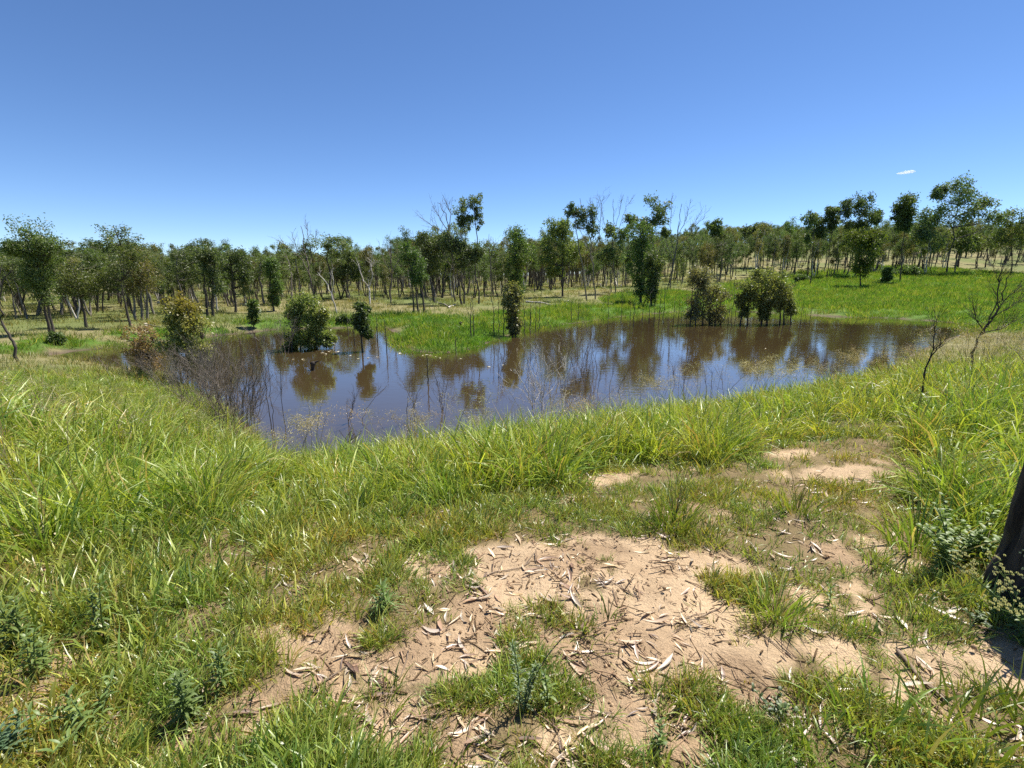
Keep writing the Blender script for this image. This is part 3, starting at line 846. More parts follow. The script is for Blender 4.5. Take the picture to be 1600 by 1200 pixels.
hero_tree('slender_gum_tree', 'thin spiky half-bare gum at the edge of the green flat', 'tree', (1265, 446),
          [(1260, 345, 9, 13), (1270, 340, 6, 12), (1262, 370, 6, 8)], GUM, 'bark_dark', 0.08, GP, dens=0.5)
hero_tree('gum_tree', 'upright gum with tufted crown next to the spiky half-bare gum', 'tree', (1291, 434),
          [(1298, 330, 9, 9), (1286, 345, 13, 13), (1280, 362, 11, 11), (1302, 348, 7, 14)], GUM, 'bark_dark', 0.09, GP)
hero_tree('gum_tree', 'tall gum with windswept crown above the bright round tree', 'tree', (1335, 432),
          [(1320, 328, 10, 17), (1344, 315, 17, 14), (1352, 338, 17, 14), (1370, 338, 8, 9), (1340, 352, 15, 10)], GUM, 'bark_dark', 0.10, GP)
hero_tree('round_gum_tree', 'bright round weeping tree alone on the lush green flat', 'tree', (1345, 449),
          [(1342, 372, 17, 13), (1364, 374, 15, 12), (1352, 392, 23, 17), (1346, 415, 15, 13)], BRIGHT, 'bark_dark', 0.11, GP, dens=1.3)
hero_tree('gum_tree', 'tall straight-trunked gum with compact round crown on the green flat', 'tree', (1406, 441),
          [(1414, 315, 17, 15), (1420, 335, 16, 15), (1404, 335, 10, 11), (1412, 352, 10, 9)], DARK, 'bark_dark', 0.11, GP, dens=1.2)
hero_tree('spreading_gum_tree', 'largest spreading gum fanning out over its own shade on the flat', 'tree', (1479, 428),
          [(1487, 300, 19, 19), (1510, 300, 20, 18), (1534, 318, 18, 15), (1551, 340, 18, 9), (1500, 335, 28, 18), (1468, 340, 18, 20), (1467, 300, 9, 13)], GUM, 'bark_dark', 0.17, GP, dens=0.95)
hero_tree('gum_tree', 'pale-limbed gum with broad crown beside the largest spreading gum', 'tree', (1447, 427),
          [(1450, 345, 17, 16), (1440, 368, 18, 15), (1458, 378, 14, 14)], GUM, 'bark_pale', 0.11, GP)
hero_tree('gum_tree', 'leaning gum at the end of the shade patch on the flat', 'tree', (1491, 427),
          [(1512, 365, 20, 14), (1530, 378, 16, 12), (1500, 385, 14, 12)], OLIVE, 'bark_grey', 0.12, GP, stems_px=[(1491, 427, 1515, 365)])
hero_tree('gum_tree', 'broad gum at the far east edge of the wood', 'tree', (1580, 425),
          [(1577, 345, 19, 18), (1592, 360, 20, 20), (1565, 372, 18, 16)], OLIVE, 'bark_dark', 0.13, GP)
hero_tree('sapling', 'small dark sapling beside the round weeping tree', 'sapling', (1387, 442), [(1387, 424, 6, 7), (1387, 433, 7, 6)], DARK, 'bark_dark', 0.04, 'saplings on the flat')
for k, (u, v, ru, rv, lab) in enumerate([(1420, 425, 20, 9, 'low dark scrub bush below the pale-limbed gum'), (1256, 436, 12, 6, 'low dark scrub bush near the spiky half-bare gum'),
                                         (88, 528, 14, 9, 'low dark bush at the foot of the tall leaning gum'), (540, 500, 14, 6, 'low grey scrub on the far shore behind the lone sapling')]):
    hero_tree('scrub_bush', lab, 'bush', (u, v + rv - 1), [(u - ru * 0.45, v, ru * 0.55, rv * 0.8), (u + ru * 0.4, v + 1, ru * 0.55, rv * 0.75), (u, v - 1, ru * 0.6, rv)], DARK, 'bark_dark', 0.03, 'scrub bushes on the far bank')

# water bushes
GB = 'leafy shrubs standing in the water'
hero_tree('water_bush', 'olive leafy bush with yellowing top standing in the shallows', 'bush', (290, 598),
          [(283, 478, 26, 18), (272, 505, 24, 20), (300, 508, 26, 22), (285, 535, 26, 18), (312, 545, 20, 18), (300, 565, 20, 14)], [(0.20, 0.24, 0.075), (0.40, 0.39, 0.15)], 'bark_dark', 0.03, GB,
          stems_px=[(285, 603, 270, 490), (292, 603, 285, 470), (300, 603, 306, 490), (312, 603, 316, 530)], leaf=(0.085, 0.045), nper=60, mat='bush', top_yellow=0.8, dens=1.1, clus=0.25, hang=0.3)
hero_tree('water_bush', 'rust-brown half-dead bush beside the olive leafy bush', 'bush', (228, 588),
          [(222, 520, 26, 14), (236, 540, 24, 16), (212, 545, 15, 14), (230, 566, 20, 14)], RUST, 'bark_dark', 0.022, GB,
          stems_px=[(222, 590, 218, 525), (230, 590, 240, 535), (238, 590, 232, 560)], leaf=(0.08, 0.04), nper=28, mat='bush', dens=0.8, clus=0.25, hang=0.3)
hero_tree('water_bush', 'dense dark green bush reaching down to the water by floating white leaves', 'bush', (482, 545),
          [(482, 476, 24, 16), (462, 490, 15, 15), (500, 490, 14, 16), (470, 497, 20, 18), (492, 505, 20, 20), (468, 525, 20, 16), (490, 530, 20, 13), (512, 532, 10, 10), (452, 538, 12, 7)], [(0.15, 0.21, 0.06), (0.28, 0.32, 0.10)], 'bark_dark', 0.035, GB,
          stems_px=[(470, 547, 468, 500), (482, 547, 484, 480), (494, 547, 496, 505)], leaf=(0.13, 0.055), nper=62, mat='bush', dens=1.0, clus=0.27)
hero_tree('water_sapling', 'lone leafy sapling on a thin trunk rising from the water', 'sapling', (567, 549),
          [(563, 482, 11, 10), (562, 498, 13, 12), (566, 513, 9, 9), (574, 520, 6, 6)], DARK, 'bark_dark', 0.045, GB,
          stems_px=[(567, 550, 563, 485)], leaf=(0.16, 0.06), nper=46, mat='bush', dens=1.0)
hero_tree('water_bush', 'tall narrow shrub at the tip of the green peninsula', 'bush', (803, 526),
          [(803, 455, 14, 13), (801, 475, 14, 15), (804, 497, 11, 16), (803, 514, 10, 8)], [(0.18, 0.20, 0.08), (0.30, 0.29, 0.12)], 'bark_dark', 0.05, GB,
          stems_px=[(800, 527, 801, 460), (806, 527, 805, 470)], leaf=(0.17, 0.07), nper=50, mat='bush', dens=1.0)
hero_tree('water_bush', 'brownish many-stemmed shrub, the first of the two big bushes in the far water', 'bush', (1100, 507),
          [(1083, 438, 14, 20), (1098, 432, 14, 14), (1105, 455, 17, 18), (1122, 465, 16, 20), (1092, 470, 18, 18), (1110, 487, 22, 14), (1090, 492, 16, 11), (1120, 490, 14, 12)], [(0.18, 0.19, 0.09), (0.29, 0.27, 0.13)], 'bark_dark', 0.05, GB,
          stems_px=[(1079, 508, 1082, 440), (1087, 508, 1090, 450), (1098, 509, 1098, 440), (1108, 509, 1108, 460), (1117, 509, 1120, 460), (1127, 508, 1126, 470)], leaf=(0.16, 0.075), nper=48, mat='bush', dens=1.0, clus=0.27)
hero_tree('water_bush', 'wide round-topped shrub on several dark stems in the far water', 'bush', (1190, 506),
          [(1168, 446, 20, 18), (1192, 436, 20, 15), (1212, 443, 20, 17), (1228, 460, 14, 16), (1185, 458, 24, 15), (1160, 470, 9, 16), (1192, 478, 9, 14), (1236, 480, 8, 12), (1210, 462, 18, 14), (1170, 468, 16, 14), (1200, 470, 14, 14), (1222, 472, 12, 12), (1165, 488, 8, 10), (1193, 490, 7, 9)], [(0.155, 0.20, 0.065), (0.28, 0.29, 0.10)], 'bark_dark', 0.055, GB,
          stems_px=[(1157, 507, 1165, 450), (1168, 508, 1172, 450), (1190, 508, 1190, 440), (1199, 507, 1200, 445), (1219, 507, 1215, 450), (1224, 507, 1222, 450), (1236, 509, 1236, 470)], leaf=(0.16, 0.075), nper=58, mat='bush', dens=1.05, clus=0.27)
hero_tree('water_bush', 'small slim green shrub on the far shore left of the dark water bush'.replace('left of', 'beside'), 'bush', (397, 512),
          [(397, 478, 7, 11), (398, 495, 8, 10)], DARK, 'bark_dark', 0.04, GB, leaf=(0.2, 0.08), nper=40)

# bare dead trees
def bare_tree(paths, seed, twig_n=9, twig_len=0.8, sides=5, twig_r=0.012, rise=0.75, sub=True):
    """paths: list of (points (n,3), r0, r1) limbs; fine branches sprout from the upper part"""
    g = np.random.default_rng(seed); b = Buf()
    for P, ra, rb in paths:
        P = np.asarray(P, float)
        # smooth resample
        t = np.linspace(0, len(P) - 1, max(4, len(P) * 3)); i = np.minimum(t.astype(int), len(P) - 2); f = (t - i)[:, None]
        Q = P[i] * (1 - f) + P[i + 1] * f
        Q[1:-1] += g.normal(size=(len(Q) - 2, 3)) * np.linalg.norm(P[-1] - P[0]) * 0.008
        n = len(Q); rad = np.linspace(ra, rb, n)
        tube(b, Q, rad, sides)
        ln = np.linalg.norm(P[-1] - P[0])
        for k in range(twig_n):
            t = 0.35 + 0.65 * g.random()
            i = min(n - 2, int(t * (n - 1)))
            p = Q[i]; tg = Q[i + 1] - Q[i]; tg /= np.linalg.norm(tg) + 1e-9
            d = tg * rise + g.normal(size=3) * np.array([0.55, 0.45, 0.3]) + np.array([0, 0, 0.35]); d /= np.linalg.norm(d)
            l = twig_len * (0.5 + g.random()) * (1.2 - 0.6 * t)
            e = p + d * l + np.array([0, 0, 0.12 * l])
            q = bez(p, p + d * l * 0.5 + g.normal(size=3) * 0.05 * l, e, 5)
            tube(b, q, np.linspace(min(rad[i] * 0.6, twig_r), twig_r * 0.35, 5), 3)
            if sub:
                for s in range(3):
                    w = q[1 + s]; d2 = d * 0.7 + g.normal(size=3) * 0.5 + np.array([0, 0, 0.2]); d2 /= np.linalg.norm(d2)
                    l2 = l * 0.45 * (0.5 + g.random())
                    tube(b, bez(w, w + d2 * l2 * 0.5, w + d2 * l2 + np.array([0, 0, 0.08 * l2]), 3), np.linspace(twig_r * 0.5, twig_r * 0.25, 3), 3)
    return b

def px_path(Y, base, pts, rng, dz=0.25):
    out = []; off = 0.0
    for k, (u, v) in enumerate(pts):
        p = at_depth(u, v, Y)
        off += rng.normal() * dz if k else 0
        out.append((p[0] - base.x, off, p[2] - base.z))
    return np.array(out)

def dead_tree(label, base_px, limbs, bark='dead_wood', r=0.10, twigs=9, tl=0.9, group='bare dead trees by the far shore', seed=1, twr=0.02, name='dead_tree', dz=0.3, base=None):
    g = np.random.default_rng(seed)
    b = base or hit(*base_px)
    paths = []
    for k, pts in enumerate(limbs):
        P = px_path(b.y, b, pts, g, dz)
        if k == 0: P[0, 2] -= 0.15
        else: # limbs start on the trunk
            T = paths[0][0]; j = np.argmin(np.abs(T[:, 2] - P[0, 2])); P[:, 1] += T[j, 1]
        paths.append((P, r if k == 0 else r * 0.5, r * 0.25 if k == 0 else r * 0.15))
    e = empty(name, b, label, 'dead tree' if name == 'dead_tree' else 'dead sapling', group)
    tr = bare_tree(paths[:1], seed, twigs // 2, tl, 6, twr)
    obj('trunk', tr.mesh('trunk', M[bark], True), e)
    if len(paths) > 1:
        for k, pt in enumerate(paths[1:]):
            obj('branch', bare_tree([pt], seed * 10 + k, twigs, tl, 5, twr).mesh('branch', M[bark], True), e)
    return e

dead_tree('bare dead tree with fanned twigs rising over the far wood behind the dark bush', (492, 470), [[(492, 470), (484, 430), (476, 400), (470, 372), (466, 352)], [(484, 430), (470, 402), (450, 385), (436, 378)], [(478, 408), (462, 390), (452, 362)], [(474, 395), (482, 370), (478, 350)], [(482, 420), (492, 385), (494, 358)]], 'dead_wood', 0.10, 8, 1.5, seed=11)
dead_tree('pale thin leaning dead stem behind the lone water sapling', (527, 490), [[(527, 490), (518, 460), (505, 438), (492, 425)], [(518, 460), (520, 440), (512, 420)]], 'bark_pale', 0.06, 4, 0.8, seed=12)
dead_tree('white-limbed dead tree in the middle of the far wood', (578, 476), [[(578, 476), (574, 450), (566, 432), (560, 412)], [(574, 450), (580, 430), (575, 405), (584, 385)], [(570, 440), (562, 425), (556, 405)], [(578, 425), (588, 408)]], 'bark_pale', 0.10, 5, 0.9, seed=13)
dead_tree('bare grey tree with thin upright twigs in the far wood clearing', (610, 474), [[(610, 474), (611, 440), (612, 405), (612, 375)], [(611, 430), (602, 405), (596, 388)], [(612, 425), (622, 405), (624, 380)], [(612, 410), (606, 385)]], 'dead_wood', 0.09, 8, 1.2, seed=14)
dead_tree('tall bare tree leaning out beside the tallest slender gum', (712, 471), [[(712, 471), (708, 430), (706, 390), (703, 360), (695, 330), (685, 318)], [(706, 385), (692, 362), (672, 350), (658, 340)], [(705, 370), (690, 345), (676, 322)], [(703, 360), (705, 335), (698, 315)], [(707, 395), (720, 370), (722, 345)], [(708, 420), (695, 400), (688, 385)]], 'dead_wood', 0.10, 9, 1.6, seed=15)
dead_tree('thin straight bare pole tree near the columnar dark tree', (768, 472), [[(768, 472), (767, 430), (766, 390), (764, 365)], [(766, 400), (775, 378)], [(766, 395), (758, 375)]], 'dead_wood', 0.06, 4, 1.0, seed=16)
dead_tree('cluster-topped bare grey tree behind the spreading gum', (930, 468), [[(930, 468), (928, 420), (924, 380), (915, 345), (906, 310)], [(926, 395), (938, 360), (940, 325), (935, 305)], [(927, 405), (912, 370), (900, 345)], [(924, 375), (930, 345), (922, 318)]], 'bark_grey', 0.09, 10, 1.6, seed=17)
dead_tree('bare grey tree with wide rising fan beside the dense dark tree', (955, 458), [[(955, 458), (955, 420), (956, 380), (958, 345), (957, 312)], [(956, 385), (968, 355), (978, 325), (984, 315)], [(955, 395), (945, 360), (942, 330)], [(957, 365), (968, 335), (972, 312)]], 'bark_grey', 0.08, 10, 1.5, seed=18)
dead_tree('largest bare grey tree spreading wide branches over the slope', (1047, 454), [[(1047, 454), (1050, 420), (1056, 390), (1062, 350), (1066, 318)], [(1056, 392), (1075, 370), (1095, 345), (1112, 322)], [(1054, 400), (1048, 365), (1049, 330), (1052, 306)], [(1060, 370), (1072, 345), (1080, 310)], [(1062, 372), (1085, 350), (1100, 322)], [(1052, 410), (1044, 380), (1042, 350)]], 'bark_grey', 0.11, 10, 1.6, seed=19)
dead_tree('dark bare leaning tree at the foot of the largest bare tree', (1043, 455), [[(1043, 455), (1048, 425), (1056, 395), (1063, 345)], [(1050, 415), (1042, 395), (1036, 385)]], 'bark_dark', 0.08, 7, 1.2, seed=20)
dead_tree('pale stubby dead tree under the largest spreading gum', (1446, 428), [[(1446, 428), (1442, 412), (1434, 392)], [(1443, 415), (1450, 395), (1447, 375)]], 'bark_pale', 0.10, 2, 0.6, seed=22)
dead_tree('crooked bare sapling bending over the grass at the west shore', (27, 566), [[(27, 566), (21, 542), (14, 525), (3, 507), (2, 480), (5, 452), (16, 432), (27, 422)], [(14, 525), (5, 515), (-4, 506)], [(5, 452), (0, 435), (2, 415)]], 'bark_dark', 0.05, 3, 0.35, seed=23, twr=0.008, name='dead_sapling', dz=0.05, group='bare saplings on the banks')
dead_tree('charred leaning sapling with splayed bare crown by the water at the east bank', (1517, 594), [[(1517, 594), (1521, 560), (1532, 530), (1546, 508), (1556, 488), (1566, 460), (1580, 425)], [(1532, 530), (1552, 500), (1580, 480), (1600, 470)], [(1546, 508), (1556, 465), (1560, 430), (1570, 405)], [(1540, 518), (1528, 500), (1520, 470)], [(1552, 498), (1575, 470), (1605, 445)], [(1540, 520), (1565, 515), (1590, 500)]], 'char', 0.026, 20, 0.40, seed=24, twr=0.0045, name='dead_sapling', dz=0.04, group='bare saplings on the banks')
dead_tree('thin charred sapling bending over with a forked tip in the near grass', (1436, 655), [[(1436, 655), (1439, 615), (1447, 575), (1458, 548), (1466, 535)], [(1452, 562), (1466, 545), (1482, 536)], [(1458, 548), (1462, 520), (1460, 500)]], 'char', 0.015, 9, 0.26, seed=25, twr=0.0035, name='dead_sapling', dz=0.02, group='bare saplings on the banks')
dead_tree('small black forked stick poking up from the near bank grass', (532, 735), [[(532, 735), (538, 710), (545, 690), (556, 676)], [(540, 705), (540, 685), (552, 668)], [(545, 690), (565, 676)]], 'char', 0.010, 4, 0.12, seed=26, twr=0.004, name='dead_sapling', dz=0.01, group='bare saplings on the banks')

# leaves on the charred sapling are left to its own few twigs; dead stems and brush standing in the water
def dead_brush(u, v, vtop, n, spread_px, label, group, seed, fine=1.0, col='dead_wood', lean=0.15, r=0.012):
    g = np.random.default_rng(seed)
    b = hit(u, v); Y = b.y; s = px_size(Y, b.z)
    hgt = (v - vtop) * s; sp = spread_px * s
    paths = []
    for k in range(n):
        bx = g.normal() * sp * 0.25; by = g.normal() * sp * 0.25
        h = hgt * (0.6 + 0.4 * g.random()) if k else hgt
        tx = bx + g.normal() * sp * 0.5 * (n > 1) + g.normal() * lean * h; ty = by + g.normal() * sp * 0.4 * (n > 1)
        paths.append((bez((bx, by, -0.2), (bx * 0.8 + tx * 0.2, by * 0.8 + ty * 0.2, h * 0.5), (tx, ty, h), 5), r * (0.7 + 0.5 * g.random()), r * 0.3))
    bf = bare_tree(paths, seed, int(6 * fine) , hgt * 0.33, 4, r * 0.5, 0.7, fine > 0.8)
    o = obj('dead_shrub' if n > 1 else 'drowned_sapling', bf.mesh('dead_shrub', M[col], True), None, b)
    return tag(o, label, 'dead shrub' if n > 1 else 'dead stem', group)

for k, (u, v, t, n, sp) in enumerate([(330, 630, 535, 9, 45), (352, 652, 540, 9, 45), (372, 672, 545, 9, 45), (345, 612, 520, 7, 45), (390, 690, 560, 8, 40), (300, 615, 545, 6, 40), (410, 560, 500, 8, 50), (250, 603, 540, 7, 45), (205, 592, 545, 6, 40), (275, 618, 550, 8, 45), (320, 640, 560, 8, 45), (338, 660, 575, 9, 45), (375, 600, 520, 8, 50), (440, 552, 490, 7, 45), (365, 690, 600, 9, 50)]):
    dead_brush(u, v, t, n, sp, 'grey-brown twiggy dead brush %s' % ('among the rust-brown bush stems' if u < 260 else 'at the foot of the olive leafy bush' if u < 325 else 'behind the thicket towards the dark green bush' if v < 605 else 'in the thicket at the grassy west bank corner'), 'dead brush along the west bank', 400 + k, 1.8, 'bark_grey' if k % 3 == 0 else 'dead_wood', r=0.010)
for k, (u, v, t, n, sp) in enumerate([(430, 672, 505, 2, 14), (440, 668, 520, 1, 10)]):
    dead_brush(u, v, t, n, sp, ('pair of slender dark stems rising from the near water', 'single slender dark stem beside the pair in the near water')[k], 'slender dark stems in the near water', 420 + k, 0.8, 'bark_dark', 0.05, 0.011)
for k, (u, v, t, n, sp) in enumerate([(862, 580, 520, 5, 40), (835, 575, 525, 5, 40), (890, 600, 510, 6, 45), (920, 590, 500, 6, 45), (905, 560, 490, 4, 30), (780, 590, 540, 4, 30), (935, 610, 545, 6, 40), (690, 640, 560, 4, 40), (650, 655, 575, 4, 45), (560, 660, 600, 4, 40), (1130, 620, 570, 4, 40), (1060, 600, 545, 4, 30)]):
    dead_brush(u, v, t, n, sp, 'fine grey twigs of drowned brush %s' % ('over the blue near water' if u < 700 else 'off the tall narrow shrub' if u < 880 else 'before the green far bank' if u < 1000 else 'below the two big water bushes'), 'drowned brush in the middle of the water', 440 + k, 1.3, r=0.009)
dead_brush(852, 668, 555, 6, 60, 'pale grey branching dead shrub at the near water edge', 'dead shrubs at the near edge', 470, 2.0, 'bark_pale', 0.12, 0.014)
dead_brush(1322, 560, 500, 3, 22, 'dark bare twigs in the water before the green flat', 'dead shrubs at the near edge', 471, 1.0, 'bark_dark', 0.05, 0.012)
g0 = np.random.default_rng(88)
STEM = [(735, 530, 455), (742, 528, 462), (772, 522, 448), (779, 523, 455), (788, 526, 452), (818, 524, 458), (837, 518, 462), (842, 518, 440), (826, 522, 470),
        (949, 525, 448), (983, 511, 470), (990, 512, 462), (1002, 507, 470), (1014, 506, 455), (1030, 508, 448), (1037, 506, 440), (1050, 505, 465), (1060, 508, 470), (1066, 512, 480), (1073, 505, 455),
        (1142, 510, 430), (1147, 505, 470), (1249, 512, 478), (1255, 508, 486), (1265, 512, 470), (895, 505, 470), (905, 504, 455), (545, 525, 480), (605, 552, 500), (551, 540, 505), (590, 535, 495), (715, 553, 525), (668, 600, 555), (1138, 507, 460), (965, 508, 460), (1022, 510, 475)]
for k, (u, v, t) in enumerate(STEM):
    dead_brush(u, v, t, 1, 6, 'thin bare dead stem standing straight up from the far water', 'thin dead stems in the far water', 500 + k, 0.5, 'bark_dark', 0.03, 0.028)

# far wood: single trees that can be told apart, then the rest as one mass
def generic_blobs(kind, g):
    """an open gum crown: small leaf masses carried by a few limbs, no two alike"""
    out = []
    nl = int(g.integers(2, 5)); low = (3.4, 2.6, 3.8, 3.0)[kind]; wide = (0.95, 0.5, 1.25, 0.8)[kind]
    for l in range(nl):
        a = g.random() * 6.28; tip = 6.4 + 1.3 * g.random() if l else 7.4
        reach = wide * (0.5 + 0.9 * g.random()) * (1 if l else 0.35)
        m = int(g.integers(2, 4))
        for q in range(m):
            t = (q + 0.6 + 0.5 * g.random()) / m
            z = low + (tip - low) * min(t, 1.0)
            r = 0.42 + 0.38 * g.random()
            out.append((math.cos(a) * reach * (0.35 + t) + g.normal() * 0.2, math.sin(a) * reach * (0.35 + t) + g.normal() * 0.2, z, r * 1.05, r * 1.05, r * (0.8 + 0.6 * g.random())))
    return out

VAR = []
BK = ('dark-trunked', 'grey-trunked', 'pale-trunked')
SHAPE = ('broad-crowned', 'narrow upright', 'flat-layered', 'ragged')
for k in range(24):
    g = np.random.default_rng(700 + k)
    tb, cb = grow(generic_blobs(k % 4, g), 720 + k, (0.19, 0.07), 62, (GUM, OLIVE, DARK, BROWNISH, GUM, GUM)[k % 6], 0.075 + 0.04 * g.random(),
                  None if k % 3 else [(0, 0, (0.3, 0, 6.8)), (0.12, 0.1, (-0.6, 0.2, 6.0))], 1.0, 0.6, 5, lean=0.07, clus=0.42)
    bi = (0, 1, 0, 0, 1, 0, 1, 0, 0, 2, 0, 1)[k % 12]
    bk = ('bark_dark', 'bark_grey', 'bark_pale')[bi]
    tm = tb.mesh('trunk', M[bk], True); cm = cb.mesh('crown', M['gum'])
    Vt, Ft = np.concatenate(tb.V), np.concatenate(tb.F); Vc, Fc = np.concatenate(cb.V), np.concatenate(cb.F)
    both = mk_mesh('wood_tree', np.concatenate([Vt, Vc]), np.concatenate([Ft, Fc + len(Vt)]), [M[bk], M['gum']], np.concatenate([np.concatenate(tb.K), np.concatenate(cb.K)]), midx=np.concatenate([np.zeros(len(Ft)), np.ones(len(Fc))]))
    VAR.append((tm, cm, both, BK[bi], SHAPE[k % 4]))
MARKS = [(130, 'the tall leaning dark gum'), (260, 'the rust-brown water bush'), (400, 'the olive water bush'), (470, 'the narrow dark columnar gum'), (545, 'the dark green water bush'), (640, 'the lone water sapling'),
         (720, 'the green peninsula'), (790, 'the tallest slender gum'), (850, 'the columnar dark tree'), (940, 'the spreading round-crowned gum'), (1060, 'the dense dark bank trees'), (1160, 'the brownish water shrub'),
         (1270, 'the round-topped water shrub'), (1380, 'the bright round weeping tree'), (1460, 'the straight gum on the flat'), (9999, 'the largest spreading gum')]

TOPU = [0, 130, 160, 240, 270, 320, 420, 520, 600, 640, 700, 760, 860, 930, 1000, 1100, 1200, 1260, 1320, 1400, 1450, 1560, 1600]
TOPV = [400, 400, 392, 392, 405, 396, 400, 396, 402, 378, 382, 396, 372, 385, 380, 372, 366, 362, 352, 360, 345, 348, 345]
BASEU = [0, 120, 250, 350, 430, 540, 640, 760, 880, 1000, 1100, 1200, 1260, 1400, 1500, 1600]   # nearest tree foot allowed
BASEV = [500, 500, 495, 488, 476, 470, 468, 466, 452, 450, 448, 432, 436, 428, 420, 415]
def wood():
    g = np.random.default_rng(99)
    cand = []
    while len(cand) < 3600:
        n = 1500
        x, y = polar_points(n, 42, 420, -52, 52, 0.35, g)
        z = height(x, y)
        u, v = project(x, y, z)
        ok = (v < np.interp(u, BASEU, BASEV)) & (u > -60) & (u < 1660) & (vnoise(x * 0.05, y * 0.05, 77) > 0.12)
        for a in zip(x[ok], y[ok], z[ok], u[ok], v[ok]):
            if all((a[0] - c[0]) ** 2 + (a[1] - c[1]) ** 2 > (1.05 + a[1] * 0.005) ** 2 for c in cand): cand.append(a)
    cand = np.array(cand[:3600])
    cand = cand[np.argsort(cand[:, 1])]
    far = []
    n_ind = 0
    for x, y, z, u, v in cand:
        top = np.interp(u, TOPU, TOPV) + g.normal() * 10 + 5 - 9 * (fbm(np.array([x * 0.08]), np.array([y * 0.08]), 5)[0] - 0.5) * 2
        if y > 120: top += 4
        hgt = (v - top) * px_size(y, z)
        if y > 200: hgt = max(hgt, 9)
        hgt = float(np.clip(hgt, 4.2, 11.5)) * (0.9 + 0.2 * g.random())
        k = int(g.integers(0, 24)); rr_ = g.random(); fat = 1.0
        if rr_ < 0.2: hgt *= 0.6; fat = 1.15
        elif rr_ > 0.84: hgt *= 1.14; fat = 1.4
        s = hgt / 7.9
        if n_ind < 290:
            tm, cm, _, bn, sn = VAR[k]
            mark = [m for lim, m in MARKS if u < lim][0]
            e = empty('woodland_gum', Vector((x, y, z)), '%s %s gum in the wood behind %s' % (sn, bn, mark), 'tree', 'gums crowding the far wood')
            e.rotation_euler = (0, 0, g.random() * 6.28); e.scale = (s * fat * (0.95 + 0.45 * g.random()), s * fat * (0.95 + 0.45 * g.random()), s)
            obj('trunk', tm, e); obj('crown', cm, e)
            n_ind += 1
        else:
            far.append((x, y, z, s, k))
    far = np.array(far)
    # more on the distant rise
    x, y = polar_points(2600, 260, 900, -60, 60, 1.2, g)
    xs, ys = polar_points(1500, 48, 420, 53, 88, 0.4, g); xs[::2] *= -1
    x, y = np.concatenate([x, xs]), np.concatenate([y, ys])
    z = height(x, y)
    P = np.concatenate([far[:, :3], np.stack([x, y, z], 1)])
    s = np.concatenate([far[:, 3], 0.85 + 0.6 * g.random(len(x))])
    rot = np.stack([np.zeros(len(P)), np.zeros(len(P)), g.random(len(P)) * 6.28], 1)
    gn_scatter('distant_wood', P, rot, s, g.integers(0, 24, len(P)), [v[2] for v in VAR], 'continuous mass of gum trees far behind on the rise', 'wood')
wood()

# ------------------------------------------------------------------ fallen timber
def log(label, pts, r, bark='bark_pale', seed=1, group='fallen pale timber on the far bank', branch=2):
    g = np.random.default_rng(seed)
    W = [hit(u, v) for u, v in pts]
    b = W[0]
    P = np.array([(p.x - b.x, p.y - b.y, p.z - b.z + r * 0.9) for p in W])
    bf = bare_tree([(P, r, r * 0.45)], seed, branch, np.linalg.norm(P[-1] - P[0]) * 0.25, 7, r * 0.4, 0.8, False)
    o = obj('fallen_log', bf.mesh('fallen_log', M[bark], True), None, b)
    tag(o, label, 'log', group)
log('long pale fallen log lying below the spreading gum', [(822, 473), (845, 475), (875, 479)], 0.11, seed=31)
log('short pale log propped up beside the long fallen log', [(884, 479), (889, 470)], 0.08, seed=32, branch=0)
log('curved pale dead branch on the dry slope among thin trunks', [(960, 435), (962, 445), (972, 450), (984, 455)], 0.09, seed=33)
log('pale branch lying in dry grass near the bare grey fan tree', [(935, 446), (948, 452)], 0.08, seed=34, branch=1)
log('fallen grey branch sprawled above the green peninsula', [(700, 480), (685, 474), (665, 468)], 0.08, 'bark_grey', 35)
log('short white log end above the green peninsula', [(700, 482), (712, 477)], 0.10, 'bark_pale', 36, branch=0)
log('white log lying on the flat behind the round weeping tree', [(1374, 411), (1381, 416)], 0.14, 'bark_pale', 37, branch=1)
log('brown fallen branch behind the rust-brown bush', [(226, 508), (252, 513)], 0.05, 'bark_grey', 38, branch=1)

# snag in the water, stump on the peninsula
def snag(u, v, u1, v1, label, r, seed):
    b = hit(u, v); g = np.random.default_rng(seed); bf = Buf()
    P = px_path(b.y, b, [(u, v), ((u + u1) / 2 - 2, (v + v1) / 2), (u1, v1)], g, 0.02); P[0, 2] -= 0.2
    t = np.linspace(0, 1, 9); Q = bez(P[0], P[1] * 1.0, P[2], 9)
    tube(bf, Q, r * np.array([0.8, 0.85, 0.9, 0.8, 0.7, 0.9, 1.2, 1.0, 0.3]), 7, (1, 1, 1), 0.3, g)
    tube(bf, bez(Q[6], Q[6] + np.array([r * 1.5, 0, r]), Q[6] + np.array([r * 2.4, 0, r * 1.2]), 4), np.linspace(r * 0.6, r * 0.2, 4), 5)
    o = obj('stump', bf.mesh('stump', M['char'], True), None, b)
    tag(o, label, 'stump', 'dark stumps in and by the water')
snag(489, 578, 491, 564, 'black crooked snag poking out of the brown water', 0.09, 41)
snag(720, 511, 720, 503, 'small black stump in the bright green peninsula', 0.08, 42)

